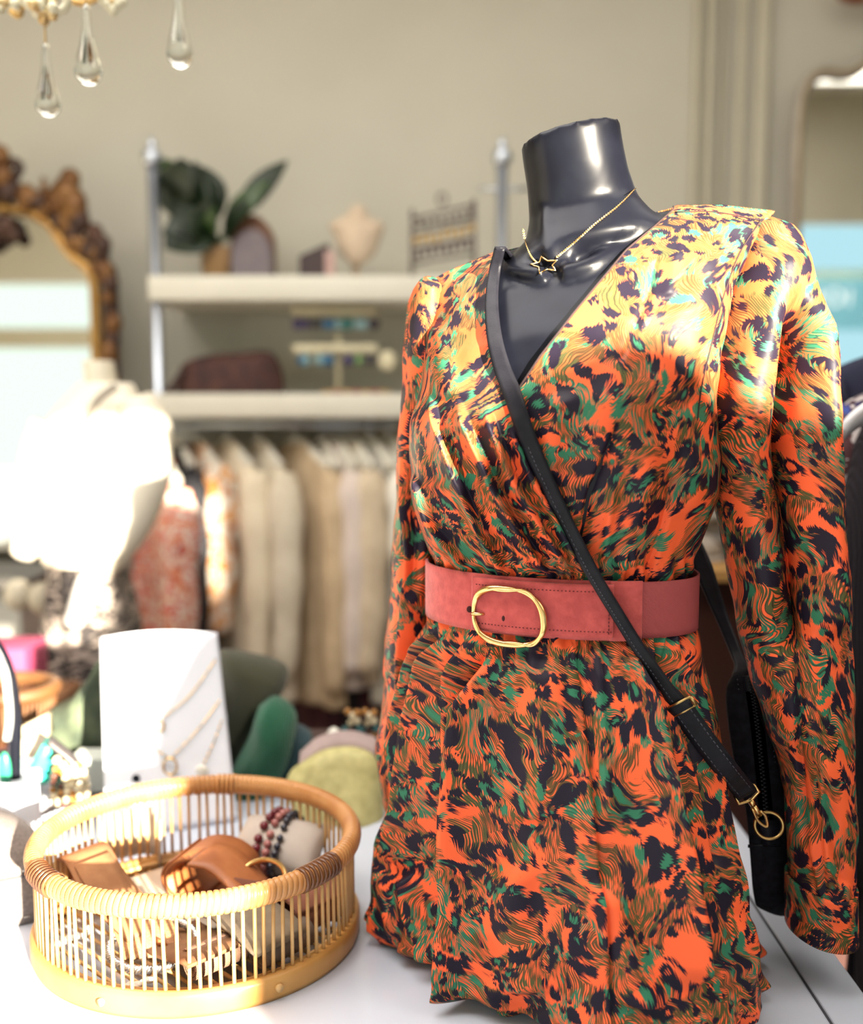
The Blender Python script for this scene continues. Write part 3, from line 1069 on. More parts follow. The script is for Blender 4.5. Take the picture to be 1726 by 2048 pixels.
def strap_mesh(P, hw, thick, mat_, name, parent, tilt=0.35):
    tan = np.gradient(P, axis=0); tan /= np.linalg.norm(tan, axis=1)[:, None]
    w = np.cross(tan, np.array([0, -1.0, 0])); w /= np.linalg.norm(w, axis=1)[:, None]
    w = w + np.array([0, 1.0, 0]) * tilt; w /= np.linalg.norm(w, axis=1)[:, None]
    hw = np.broadcast_to(np.asarray(hw, float), (len(P),))
    o = MB().ribbon(P, w * hw[:, None], thick, nw=5).obj(name, mat_, parent)
    return o, w, tan


Pst = strap_depth(STR, 150, 0.0035)
hw_ = np.interp(np.linspace(0, 1, 150), [0, .3, .62, .82, .86, 1], [.0052, .0085, .0062, .0062, .0105, .0105])
strap, ws, ts = strap_mesh(Pst, hw_, 0.0032, M_black_strap, 'strap', bag, 0.3)
Pd = Pst[126:] + np.array([0, -0.004, 0])
ov, w2, _ = strap_mesh(Pd, np.linspace(.0115, .0112, len(Pd)), 0.003, M_black_strap, 'strap_fold', bag, 0.3)
stt = MB()
for sgn in (-0.62, 0.62):
    for k in range(2, 22, 1):
        a = Pd[k] + w2[k] * .0113 * sgn + np.array([0, -.0022, 0]); c = a * .45 + (Pd[k + 1] + w2[k + 1] * .0113 * sgn + np.array([0, -.0022, 0])) * .55
        stt.tube([a, c], 0.0004, 4)
for k in range(60, 126, 1):
    a = Pst[k] + np.array([0, -.0023, 0]) + ws[k] * .003; c = a * .5 + .5 * (Pst[k + 1] + np.array([0, -.0023, 0]) + ws[k + 1] * .003)
    stt.tube([a, c], 0.00035, 4)
stt.obj('strap_stitching', M_stitch, bag)
# slider
i0 = 126
sl = MB()
for o_ in (0.0, 0.010):
    cpt = Pst[i0] + ts[i0] * o_ + np.array([0, -0.004, 0])
    sl.tube([cpt - ws[i0] * .014, cpt + ws[i0] * .014], .0016, 8)
for sg in (-1, 1):
    cpt = Pst[i0] + np.array([0, -0.004, 0]) + ws[i0] * .014 * sg
    sl.tube([cpt, cpt + ts[i0] * .010], .0016, 8)
sl.obj('strap_slider', M_brass, bag, label='brass strap slider')
# snap hook and ring
pE = Pst[-1]
dR = onz(1532, 1652, pE[2]); dR = at(1533, 1652, pE[1] + 0.004)
hk = MB()
dh = dR - pE; Lh = np.linalg.norm(dh); dh /= Lh
wh = np.cross(dh, [0, -1.0, 0]); wh /= np.linalg.norm(wh)
hk.tube([pE - wh * .011 - dh * .004, pE - wh * .012 + dh * .006, pE + wh * 0.0 + dh * .010, pE + wh * .012 + dh * .006, pE + wh * .011 - dh * .004], .0017, 8)
hk.tube([pE + dh * .009, pE + dh * .016], [.0034, .0034], 10)
hk.tube([pE + dh * .016, pE + dh * (Lh - .014)], [.0030, .0024], 10)
hk.tube(smoothpath([pE + dh * .018 + wh * .003, pE + dh * (Lh - .010) + wh * .0045, pE + dh * (Lh + .001), pE + dh * (Lh - .010) - wh * .0045, pE + dh * (Lh - .018) - wh * .003], 24), .0014, 8)
hk.obj('snap_hook', M_gold, bag, label='gold snap hook')
rc = at(1537, 1650, dR[1] + 0.002)
MB().tube([rc + np.array([.0145 * math.cos(t), -.001 + .004 * math.sin(t), .0125 * math.sin(t)]) for t in np.linspace(0, 2 * np.pi, 40, endpoint=False)], .0017, 8, closed=True).obj('ring', M_brass, bag, label='brass ring')
# bag body: its narrow side with the zip faces the room
YBG = 1.045
out = [(1462, 1347), (1500, 1338), (1520, 1390), (1546, 1470), (1566, 1540), (1579, 1600), (1582, 1700), (1580, 1832), (1520, 1828), (1505, 1800), (1498, 1720), (1488, 1620), (1464, 1520), (1450, 1430), (1448, 1375)]
rings = []
op = smoothpath([(x, y, 0) for x, y in out + out[:1]], 90)[:-1, :2]
cen = op.mean(0)
prof_ = [(-0.004, .80), (0.0, .90), (.006, .97), (.016, 1.0), (.06, .99), (.10, .97), (.110, .93), (.115, .84)]
for dy, k in prof_:
    rings.append([at(*(cen + (p - cen) * k), YBG) + np.array([dy * 0.50, dy, -dy * 0.22]) for p in op])
MB().grid(np.array(rings), cu=True, capv=True).obj('body', M_black_suede, bag)
zc = smoothpath([at(x, y, YBG - 0.0035) for x, y in ((1500, 1352), (1513, 1440), (1524, 1540), (1533, 1640), (1536, 1676))], 110)
zt = MB()
tz = np.gradient(zc, axis=0); tz /= np.linalg.norm(tz, axis=1)[:, None]
for k in range(0, 110):
    sx = 1 if k % 2 else -1
    zt.box(zc[k] + np.array([sx * .0013, -.0012, 0]), (.0034, .0016, .0014), 0.0003, seg=1)
zt.obj('zip_teeth', M_zip, bag)
MB().ribbon(zc, np.array([.0075, 0, 0]), .001).obj('zip_tape', M_black_strap, bag)
for off in (-.014, .015):
    stb = MB()
    for k in range(2, 108, 3):
        a = zc[k] + np.array([off, .0006, 0]); stb.tube([a, a * .3 + .7 * (zc[k + 1] + np.array([off, .0006, 0]))], .0004, 4)
    stb.obj('side_stitching', M_stitch, bag)
tb = smoothpath([at(1537, 1640, YBG - .006), at(1538, 1654, YBG - .010), at(1541, 1675, YBG - .009), at(1544, 1692, YBG - .004)], 14)
MB().ribbon(tb, np.array([.0098, 0, 0]), .003).obj('ring_tab', M_black_strap, bag)
MB().ribbon([at(x, 1692 - (x - 1500) * .06, YBG - .0045) for x in (1496, 1530, 1560, 1581)], np.array([0, 0, .0016]), .002).obj('bottom_piping', M_black_strap, bag)
# the strap comes round the back of the waist to the top of the bag
bs = smoothpath([at(1366, 1040, 1.14), at(1386, 1085, 1.14), at(1412, 1150, 1.13), at(1440, 1225, 1.12), at(1466, 1290, 1.10), at(1482, 1330, 1.08), at(1486, 1352, 1.07)], 50)
strap_mesh(bs, np.interp(np.linspace(0, 1, 50), [0, .3, .55, .8, 1], [.0075, .0105, .0065, .0062, .012]), .003, M_black_strap, 'strap', bag, 0.0)
upm = smoothpath([Pst[0], Pst[0] + np.array([.012, .04, -.004]), np.array([Pst[0][0] + .04, 1.14, Pst[0][2] - .02]), np.array([0.22, 1.19, 1.3]), np.array([0.29, 1.18, 1.22])], 40)
MB().ribbon(upm, np.array([.0052, 0, 0]), .003).obj('strap', M_black_strap, bag)

# ------------------------------------------------------------------ bamboo basket
M_bamboo = mat('bamboo', (0.54, 0.29, 0.085), (0.44, 0.21, 0.055), 14, 0.38, bump=0.1, bscale=60, spec=0.4)
M_rattan = mat('rattan_wrap', (0.55, 0.275, 0.10), (0.42, 0.175, 0.05), 24, 0.33, spec=0.45)
M_stick = mat('pale_bamboo_stick', (0.60, 0.37, 0.155), (0.52, 0.29, 0.10), 30, 0.4)
BC = np.array([-0.266, 1.092, TZ])
BR = 0.192          # the basket is a little oval: SX, SY
SX, SY, RH = 0.915, 0.830, 0.114
bk_ = thing('round_basket', 'round bamboo basket with a rattan wrapped rim, full of belts on the white table', 'basket', tuple(BC))


def circ(r, z, n, a0=0.0):
    a = a0 + np.linspace(0, 2 * np.pi, n, endpoint=False)
    return np.stack([BC[0] + r * SX * np.cos(a), BC[1] + r * SY * np.sin(a), np.full(n, BC[2] + z)], -1)


# rim: a core wrapped round and round with flat cane
NW, PER, NS = 176, 7, 16
ring = []
aa = np.linspace(0, 2 * np.pi, NS, endpoint=False)
for k in range(NW * PER):
    ph = 2 * np.pi * k / (NW * PER)
    f = (k % PER) / PER
    rr_ = 0.0108 * (1 + 0.10 * math.sqrt(abs(math.sin(math.pi * f))) - (0.24 if k % PER == 0 else 0))
    lean = ph + 0.010 * np.sin(aa)
    R_ = BR + rr_ * np.cos(aa) * 0.95
    ring.append(np.stack([BC[0] + R_ * SX * np.cos(lean), BC[1] + R_ * SY * np.sin(lean), BC[2] + RH + rr_ * np.sin(aa) * 1.08], -1))
rim = MB().grid(np.array(ring), cu=True, cv=True).obj('rim', M_rattan, bk_)
M_rattan_dark = mat('dark_rattan', (0.16, 0.06, 0.022), (0.11, 0.04, 0.018), 30, 0.3)
for px, py, wd in ((636, 1742, 9), (452, 1560, 4), (88, 1760, 8)):
    q = onz(px, py, TZ + RH)
    a0 = math.atan2((q[1] - BC[1]) / SY, (q[0] - BC[0]) / SX)
    for k in range(wd):
        a = a0 + (k - wd / 2) * 2 * np.pi / NW
        e = np.array([SX * math.cos(a), SY * math.sin(a), 0])
        cc = BC + np.array([0, 0, RH]) + e * BR
        e = e / np.linalg.norm(e)
        b_ = MB() if k == 0 else b_
        b_.tube([cc + e * .0108 * math.cos(t) * 1.02 + np.array([0, 0, .0117 * math.sin(t)]) for t in aa], .0021, 6, closed=True)
    b_.obj('cane_splice', M_rattan_dark if wd > 5 else M_rattan, rim)
# base hoop
prof = [(-.004, .001), (.006, .0), (.0085, .006), (.0085, .022), (.006, .027), (-.004, .027), (-.006, .014)]
P = np.array([circ(BR + r, z, 160) for r, z in prof])
hoop = MB().grid(P.transpose(1, 0, 2), cu=True, cv=True).obj('base_hoop', M_bamboo, bk_)
for px, py in ((172, 2029), (570, 1985)):
    q = onz(px, py, TZ + 0.014)
    a = math.atan2((q[1] - BC[1]) / SY, (q[0] - BC[0]) / SX); e = np.array([SX * math.cos(a), SY * math.sin(a), 0])
    MB().tube([BC + np.array([0, 0, .014]) + e * (BR + .006), BC + np.array([0, 0, .014]) + e * (BR + .0125)], .0042, 10).obj('peg', M_stick, hoop)
P = np.array([circ(BR - .011 + .003 * math.cos(t), .021 + .003 * math.sin(t), 120) for t in np.linspace(0, 2 * np.pi, 8, endpoint=False)])
MB().grid(P.transpose(1, 0, 2), cu=True, cv=True).obj('inner_hoop', M_stick, bk_)
# uprights
proto = None
for k in range(100):
    a = 2 * np.pi * (k + .3) / 100 + random.uniform(-.008, .008)
    r0 = BR + random.uniform(-.001, .001)
    p0 = BC + np.array([r0 * SX * math.cos(a), r0 * SY * math.sin(a), .020])
    p1 = BC + np.array([BR * SX * math.cos(a + random.uniform(-.012, .012)), BR * SY * math.sin(a), RH - .007])
    MB().tube([p0, (p0 + p1) / 2, p1], [.0021, .0020, .0020], 7).obj('upright', M_stick, bk_)
# floor slats
for k in range(-9, 10):
    d = k * 0.0195
    L = math.sqrt(max((BR - .008) ** 2 - d * d, 0))
    sq = np.array([SX, SY, 1])
    ax = np.array([math.cos(-.75), math.sin(-.75), 0]) * sq; nx = np.array([-math.sin(-.75), math.cos(-.75), 0]) * sq
    c = BC + nx * d + np.array([0, 0, .0145])
    MB().tube([c - ax * L, c, c + ax * L], .0022, 7).obj('floor_slat', M_stick, bk_)
FZ = TZ + 0.017          # the basket floor

# ------------------------------------------------------------------ what lies in the basket
M_tan = mat('tan_suede', (0.34, 0.155, 0.065), (0.27, 0.115, 0.045), 50, 0.85, bump=0.15, bscale=300)
M_cork = mat('cork', (0.44, 0.22, 0.10), (0.30, 0.13, 0.055), 420, 0.85, bump=0.3, bscale=700)
M_cognac = mat('cognac_leather', (0.40, 0.135, 0.04), (0.31, 0.095, 0.028), 30, 0.5, bump=0.1, bscale=200)
M_linenbelt = mat('stone_leather', (0.42, 0.34, 0.27), (0.36, 0.29, 0.23), 40, 0.75)
M_taupe = mat('taupe_suede', (0.20, 0.155, 0.105), (0.16, 0.12, 0.08), 50, 0.85, bump=0.15, bscale=300)
M_brown = mat('brown_suede', (0.21, 0.095, 0.038), (0.16, 0.07, 0.03), 40, 0.8)
M_el_tan = elastic('tan_elastic_weave', (0.36, 0.20, 0.13), (0.17, 0.08, 0.045), 900)
M_el_taupe = elastic('taupe_elastic_weave', (0.24, 0.18, 0.14), (0.10, 0.07, 0.05), 900)
M_el_rust = elastic('rust_elastic_weave', (0.30, 0.11, 0.06), (0.13, 0.04, 0.025), 900)
M_linen = mat('greige_linen', (0.46, 0.40, 0.36), (0.42, 0.365, 0.33), 30, 0.9, bump=0.25, bscale=500)


def roll(c, axis, r0, r1, turns, half, thick, squash=1.0, start=0.0, n=70, sgn=1):
    """a belt rolled up: centre line of the spiral, across the axis"""
    axis = np.array(axis, float); axis /= np.linalg.norm(axis)
    e2 = np.array([0, 0, 1.0]); e1 = np.cross(axis, e2); e1 /= np.linalg.norm(e1)
    t = np.linspace(0, 1, n)
    a = start + sgn * 2 * np.pi * turns * t
    r = r0 + (r1 - r0) * t
    P = np.asarray(c) + (r * np.cos(a))[:, None] * e1 + (r * np.sin(a) * squash)[:, None] * e2
    return MB().ribbon(P, axis * half, thick)


def strip(pts, w, thick, n=40):
    return MB().ribbon(smoothpath(pts, n), w, thick, nw=5)


def Q(px, py, z): return onz(px, py, TZ + z - .013)


def oval(c, e1, e2, a, b, r, n=40, braid=0.0):
    return [np.asarray(c) + np.asarray(e1) * a * math.cos(t) + np.asarray(e2) * b * math.sin(t) + np.array([0, 0, braid * math.sin(12 * t)]) for t in np.linspace(0, 2 * np.pi, n, endpoint=False)]


def Q(px, py, z): return onz(px, py, TZ + z + .004)


# tan suede belt folded over at the left
b1 = thing('tan_belt', 'folded tan suede belt standing at the left of the round basket, half in sun', 'belt', tuple(Q(190, 1800, .03)))
W1 = (Q(212, 1690, .075) - Q(128, 1722, .075)) / 2; W1[2] = 0
strip([Q(140, 1760, .032), Q(150, 1712, .06), Q(172, 1705, .082), Q(205, 1760, .068), Q(250, 1815, .048), Q(300, 1862, .034)], W1, .004).obj('strap', M_tan, b1)
W1b = W1 * .80
strip([Q(184, 1718, .084), Q(200, 1745, .077), Q(225, 1785, .063), Q(245, 1815, .053)], W1b, .003).obj('tongue', M_tan, b1)
def Q(px, py, z): return onz(px, py, TZ + z - .013)


# stone coloured belt standing up at the back
b2 = thing('stone_belt', 'pale stone leather belt standing on edge behind the tan belt in the basket', 'belt', tuple(Q(270, 1720, .03)))
pth = smoothpath([Q(205, 1722, .035), Q(240, 1712, .035), Q(285, 1702, .035), Q(312, 1706, .035), Q(322, 1732, .033)], 40)
MB().ribbon(pth + np.array([0, 0, .028]), np.array([0, .004, .030]), .003, nw=5).obj('strap', M_linenbelt, b2)
strip([Q(300, 1745, .034), Q(330, 1775, .033), Q(380, 1815, .033), Q(430, 1858, .032)], (Q(375, 1762, .03) - Q(290, 1790, .03)) / 2, .0035).obj('strap_end', M_linenbelt, b2, label='belt end lying flat')
def Q(px, py, z): return onz(px, py, TZ + z - .002)


# cognac belt in a big loop
b3 = thing('cognac_belt', 'cognac leather belt in a big loop in the middle of the basket', 'belt', tuple(Q(430, 1760, .03)))
ax3 = Q(520, 1690, .06) - Q(440, 1760, .06); ax3[2] = 0; ax3 /= np.linalg.norm(ax3)
roll(Q(425, 1742, .055), ax3, .047, .041, 1.35, .034, .004, .66, 2.4).obj('strap', M_cognac, b3)
c3 = Q(492, 1752, .066)
strip([Q(402, 1708, .085), Q(440, 1716, .082), Q(475, 1744, .070), Q(515, 1790, .052)], ax3 * .030, .004).obj('tongue', M_cognac, b3)
e1 = Q(565, 1775, .06) - Q(485, 1735, .06); e1[2] = 0; e1 /= np.linalg.norm(e1); e2 = np.array([-e1[1] * .8, e1[0] * .8, .55]); e2 /= np.linalg.norm(e2)
MB().tube(np.array(oval(Q(524, 1758, .066), e1, -e2, .034, .024, 0)), .0030, 9, closed=True).obj('buckle', M_gold, b3, label='gold oval buckle')
def Q(px, py, z): return onz(px, py, TZ + z - .013)


# cork belt with a braided silver buckle, at the front
b4 = thing('cork_belt', 'cork textured belt with a braided silver oval buckle at the front of the basket', 'belt', tuple(Q(300, 1910, .03)))
W4 = (Q(365, 1868, .05) - Q(235, 1880, .05)) / 2; W4[2] = 0
strip([Q(272, 1815, .058), Q(284, 1850, .054), Q(300, 1885, .046), Q(312, 1914, .036)], W4 * .95, .004).obj('strap', M_cork, b4)
e1 = W4 / np.linalg.norm(W4)
e2 = np.array([-e1[1], e1[0], .35]); e2 /= np.linalg.norm(e2)
ov_ = [p for p in oval(Q(305, 1888, .044), e1, e2, .045, .033, 0, 120)]
for ph in (0, 2.1, 4.2):
    pp = [p + np.array([0, 0, .0030 * math.sin(26 * t + ph)]) + (p - np.mean(ov_, 0)) * .06 * math.cos(26 * t + ph) for p, t in zip(ov_, np.linspace(0, 2 * np.pi, 120, endpoint=False))]
    b_ = MB() if ph == 0 else b_
    b_.tube(np.array(pp), .0022, 6, closed=True)
b_.obj('buckle', M_silver, b4, label='braided silver oval buckle')
MB().tube([Q(312, 1880, .049), Q(322, 1886, .048), Q(334, 1892, .045)], [.003, .0032, .002], 8).obj('prong', M_cognac, b4)
Q0 = Q


def Q(px, py, z): return Q0(px, py, z) + np.array([.004, .036, 0])


# brown belt flap with a rolled tan elastic end
b5 = thing('brown_belt', 'brown suede belt flap with its woven tan elastic rolled up below, front of the basket', 'belt', tuple(Q(400, 1960, .03)))
ax5 = Q(470, 1928, .04) - Q(370, 1972, .04); ax5[2] = 0; ax5 /= np.linalg.norm(ax5)
roll(Q(412, 1946, .047), ax5, .008, .0165, 2.4, .033, .0028, 1.0, .6).obj('elastic', M_el_tan, b5, label='woven tan elastic roll')
strip([Q(310, 1900, .037), Q(340, 1920, .045), Q(378, 1934, .058), Q(400, 1938, .066), Q(416, 1948, .066)], ax5 * .036, .0035).obj('strap', M_brown, b5)
# taupe belt
b6 = thing('taupe_belt', 'taupe suede belt with grey brown elastic rolled under its flap, right front of the basket', 'belt', tuple(Q(520, 1940, .03)))
ax6 = Q(585, 1905, .04) - Q(500, 1950, .04); ax6[2] = 0; ax6 /= np.linalg.norm(ax6)
roll(Q(548, 1924, .046), ax6, .006, .0170, 2.6, .033, .0028, .95, .3).obj('elastic', M_el_taupe, b6, label='woven taupe elastic roll')
strip([Q(440, 1832, .062), Q(470, 1858, .070), Q(510, 1890, .072), Q(536, 1916, .068), Q(544, 1926, .060)], ax6 * .035, .0035).obj('strap', M_taupe, b6)
MB().tube(np.array(oval(Q(425, 1846, .066), (1, .15, 0), (0, .35, .3), .028, .026, 0)), .0026, 8, closed=True).obj('buckle', M_silver, b6, label='silver oval buckle')
def Q(px, py, z): return Q0(px, py, z) + np.array([-.012, .024, 0])


# rust elastic roll at the right
b7 = thing('rust_belt', 'rust coloured elastic belt rolled loosely at the right side of the basket', 'belt', tuple(Q(630, 1850, .03)))
ax7 = Q(690, 1822, .05) - Q(600, 1862, .05); ax7[2] = 0; ax7 /= np.linalg.norm(ax7)
roll(Q(640, 1836, .053), ax7, .0235, .020, 1.6, .036, .0028, .95, .5).obj('elastic', M_el_rust, b7)
strip([Q(480, 1815, .062), Q(540, 1822, .058), Q(590, 1812, .060), Q(610, 1816, .066)], np.array([0, .006, .020]), .003).obj('strap', M_el_rust, b7)
Q = Q0
# cushion with bracelets
pc = Q(558, 1692, .066)
u_ = Q(640, 1700, .066) - Q(480, 1676, .066); u_[2] = 0; u_ /= np.linalg.norm(u_)
v_ = np.array([-u_[1], u_[0], 0.0]); w_ = np.array([0, 0, 1.0])
tl = v_ * .86 + w_ * .5; wl_ = -v_ * .5 + w_ * .86
P = []
for sgn in (1, -1):
    for i in np.linspace(-1, 1, 34):
        row = []
        for j in np.linspace(-1, 1, 26):
            h = (1 - i * i) ** .42 * (1 - j * j) ** .42
            pinch = 1 - .10 * (1 - abs(i) ** 2) * abs(j) ** 2 - .06 * (1 - abs(j) ** 2) * abs(i)
            row.append(pc + u_ * i * .060 * pinch + tl * j * .040 * pinch + wl_ * sgn * .026 * h)
        P.append(row)
P = np.array(P)
cu_ = MB().grid(P[:34]).grid(P[34:][:, ::-1]).obj('jewellery_cushion', M_linen, label='small greige linen cushion at the back of the basket holding three bead bracelets', cat='cushion')
for k, (off, name, lab, m_, r_) in enumerate(((-.013, 'bead_bracelet', 'bracelet of large dark red beads round the linen cushion', mat('garnet_bead', (0.10, 0.008, 0.016), (0.16, 0.014, 0.025), 80, 0.15), .0058),
                                              (-.001, 'bead_bracelet', 'bracelet of dusty pink beads in the middle of the linen cushion', mat('rose_quartz_bead', (0.42, 0.17, 0.15), (0.30, 0.10, 0.10), 80, 0.25), .0052),
                                              (.011, 'bead_bracelet', 'bracelet of navy black beads round the linen cushion', mat('hematite_bead', (0.015, 0.018, 0.035), (0.03, 0.03, 0.05), 80, 0.12, spec=.7), .0046))):
    b_ = MB()
    n = int(2 * np.pi * .037 / (r_ * 2.0)) + 1
    for t in np.linspace(0, 2 * np.pi, n, endpoint=False):
        c, s_ = math.cos(t), math.sin(t)
        p = pc + u_ * (off + .002 * math.sin(3 * t + k)) + tl * (.040 + r_ * .7) * np.sign(c) * abs(c) ** .8 + wl_ * (.0255 + r_ * .8) * np.sign(s_) * abs(s_) ** .8
        b_.sphere(p, r_, 10, 7)
    b_.obj(name, m_, label=lab, cat='bracelet', group='bracelets on the linen cushion')
# shell strings on the basket floor
M_shell = mat('white_shell', (0.80, 0.77, 0.70), (0.72, 0.68, 0.6), 60, 0.3)
for lab, pts in (('string of white shells on the basket floor at the left', [(118, 1892), (140, 1880), (165, 1874), (182, 1862)]), ('string of white shells on the basket floor at the front', [(225, 1990), (250, 1984), (275, 1972), (303, 1962)])):
    b_ = MB()
    pp = smoothpath([Q(x, y, .030) for x, y in pts], 9)
    for k, p in enumerate(pp):
        b_.sphere(p + np.array([random.uniform(-.004, .004), random.uniform(-.004, .004), .002]), .0062, 8, 6, (random.uniform(.6, 1.2), random.uniform(.6, 1.1), .5))
    b_.tube(pp, .0009, 5)
    b_.obj('shell_string', M_shell, label=lab, cat='bracelet', group='shell strings in the basket')

# ------------------------------------------------------------------ displays behind and left of the basket
M_card = mat('white_display_linen', (0.80, 0.82, 0.90), (0.77, 0.79, 0.87), 10, 0.7)
dsp = thing('necklace_ramp', 'tall white curved-top display ramp holding fine gold necklaces behind the basket', 'display stand', tuple(onz(330, 1650, TZ)))
bot, top = onz(330, 1672, TZ), at(322, 1262, 1.50)
L0, R0, L1, R1 = onz(212, 1668, TZ + .001), onz(474, 1640, TZ + .001), at(202, 1276, 1.47), at(433, 1266, 1.50)
rows_ = []
for t in np.linspace(0, 1, 30):
    l, r = L0 * (1 - t) + L1 * t, R0 * (1 - t) + R1 * t
    rows_.append([l * (1 - s_) + r * s_ + np.array([0, -.030 * math.sin(math.pi * s_) * (.3 + .7 * t), (.014 * math.sin(math.pi * s_)) * t ** 8]) for s_ in np.linspace(0, 1, 30)])
fr = np.array(rows_)
ramp = MB().grid(fr).obj('ramp_face', M_card, dsp)
solid(ramp, 0.006)
back = np.array([[fr[0, 0], fr[0, -1]], [fr[-1, 0], fr[-1, -1]]])
bx_ = MB()
lb, rb = L0 + np.array([.02, .16, 0]), R0 + np.array([-.02, .16, 0])
bx_.prism([fr[-1, 3] + np.array([0, .012, -.02]), fr[-1, -4] + np.array([0, .012, -.02]), rb, lb], (0, 1, 0), .006)
bx_.obj('back_support', M_card, dsp, smooth=False)
sts = MB()
for k in range(2, 26):
    a = fr[k, -1] + np.array([-.003, -.002, 0]); sts.tube([a, a + np.array([-.010, -.006, -.006])], .0007, 4)
sts.obj('edge_stitching', mat('soft_grey_thread', (.5, .5, .55), None, 20, .8), dsp)


def fr_at(px, py, lift=.004):
    qx, qy = proj(fr)
    i = np.unravel_index(np.argmin((qx - px) ** 2 + (qy - py) ** 2), qx.shape)
    return at(px, py, fr[i][1] - lift)


def fine_necklace(lab, left, right, drop, r, ringr):
    o = thing('fine_necklace', lab, 'necklace', tuple(fr_at(*drop)), 'fine necklaces on the white ramp')
    for side in (left, right):
        if not side: continue
        pp = smoothpath([(x, y, 0) for x, y in side], 22)
        MB().tube(np.array([fr_at(x, y, .005) for x, y, _ in pp]), .0009, 5).obj('chain', M_gold, o)
    c = fr_at(*drop, .006)
    if ringr > .003: MB().tube(np.array([c + np.array([ringr * .8 * math.cos(t), 0, ringr * math.sin(t)]) for t in np.linspace(0, 2 * np.pi, 20, endpoint=False)]), .0018, 6, closed=True).obj('pendant', M_gold, o)
    else: MB().sphere(c, .010, 12, 8, (1, .4, 1)).obj('pendant', M_shell, o)


fine_necklace('fine gold necklace with a small square ring, top one on the white ramp', None, [(432, 1318), (380, 1390), (325, 1436)], (318, 1452), 1, .009)
fine_necklace('fine gold necklace with an oval gold ring, middle one on the white ramp', [(292, 1484), (318, 1503), (338, 1516)], [(440, 1400), (395, 1460), (342, 1516)], (340, 1533), 1, .0125)
fine_necklace('fine gold necklace with a white disc pendant, lowest on the white ramp', None, [(444, 1440), (425, 1490), (405, 1532)], (404, 1542), 1, .002)
MB().sphere(fr_at(272, 1557, .006), .006, 10, 8, (1, .5, 1)).obj('bead_charm', M_black_gloss, label='small black bead charm on the lower left of the white ramp', cat='charm')

M_olive = knit('olive_knit', (0.055, 0.052, 0.020), (0.04, 0.042, 0.016), 700)
M_olive2 = mat('grey_green_knit', (0.10, 0.125, 0.075), (0.04, 0.055, 0.035), 22, 0.9, bump=.4, bscale=300)
M_emerald = knit('emerald_knit', (0.012, 0.15, 0.075), (0.008, 0.10, 0.05), 600)
M_teal = knit('teal_knit', (0.02, 0.075, 0.095), (0.015, 0.055, 0.075), 600)


def soft(name, m_, outline, Y, depth, lab, cat, n=64, group=None, lean=(0, 0), puff=.35):
    """a folded soft thing: rounded body whose outline is seen from the room, thick front to back"""
    op_ = smoothpath([(x, y, 0) for x, y in outline + outline[:1]], n + 1)[:-1, :2]
    ce = op_.mean(0)
    rg = []
    for t in np.linspace(-1, 1, 13):
        k = (1 - abs(t) ** 2.6) ** puff if abs(t) < 1 else 0.30
        k = max(k, .30)
        r = np.array([at(*(ce + (p - ce) * k), Y) for p in op_])
        r += np.array([lean[0] * t, depth / 2 * t, 0])
        r[:, 1] += 0.006 * np.sin(r[:, 0] * 60 + r[:, 2] * 45)
        rg.append(r)
    return MB().grid(np.array(rg), cu=True, capv=True).obj(name, m_, label=lab, cat=cat, group=group)


soft('folded_sweater', M_olive, [(400, 1318), (450, 1300), (510, 1312), (560, 1330), (574, 1352), (566, 1382), (545, 1400), (520, 1460), (495, 1525), (440, 1580), (400, 1560)], 1.60, .13, 'dark olive ribbed sweater folded beside the white ramp', 'sweater')
soft('folded_sweater', M_emerald, [(520, 1410), (548, 1396), (580, 1416), (592, 1446), (584, 1500), (560, 1560), (500, 1610), (450, 1600), (470, 1530), (500, 1470)], 1.52, .10, 'emerald green ribbed sweater between the olive and the teal knits', 'sweater')
soft('folded_sweater', M_teal, [(578, 1446), (605, 1455), (624, 1478), (612, 1530), (590, 1590), (540, 1620), (520, 1600), (552, 1540)], 1.555, .08, 'dark teal sweater folded at the right of the emerald one', 'sweater')
soft('folded_sweater', M_olive2, [(100, 1420), (150, 1392), (190, 1340), (215, 1310), (235, 1400), (235, 1500), (190, 1530), (140, 1510), (105, 1490)], 1.62, .14, 'grey green sweater heaped left of the white ramp', 'sweater')
soft('folded_scarf', mat('dark_green_wool', (.012, .05, .045), (.01, .09, .05), 30, .9), [(70, 1560), (120, 1545), (200, 1548), (232, 1560), (232, 1600), (160, 1600), (80, 1606)], 1.53, .10, 'dark green scarf lying under the beaded earrings', 'scarf')
# yellow green pouch
M_cork_y = mat('metallic_lime_cloth', (0.50, 0.46, 0.20), (0.38, 0.34, 0.14), 60, 0.6, bump=.25, bscale=160)
po = thing('zip_pouch', 'pale lime yellow pouch leaning behind the basket next to the dress', 'pouch', tuple(onz(680, 1672, TZ)))
op_ = [(598, 1530), (640, 1503), (700, 1496), (742, 1506), (762, 1540), (768, 1600), (764, 1660), (745, 1676), (690, 1682), (620, 1650), (575, 1590), (576, 1552)]
op2 = smoothpath([(x, y, 0) for x, y in op_ + op_[:1]], 60)[:-1, :2]; ce = op2.mean(0)
rg = []
for t in np.linspace(-1, 1, 11):
    k = max((1 - abs(t) ** 2.6), .0) ** .4
    k = max(k, .35)
    r = np.array([at(*(ce + (p - ce) * k), 1.42 + .00016 * (1600 - p[1])) for p in op2]); r[:, 1] += .03 * t + .005 * np.sin(r[:, 0] * 70 + r[:, 2] * 50)
    rg.append(r)
MB().grid(np.array(rg), cu=True, capv=True).obj('body', M_cork_y, po)
rg = smoothpath([at(600, 1524, 1.44), at(640, 1492, 1.45), at(700, 1481, 1.455), at(752, 1496, 1.45)], 30)
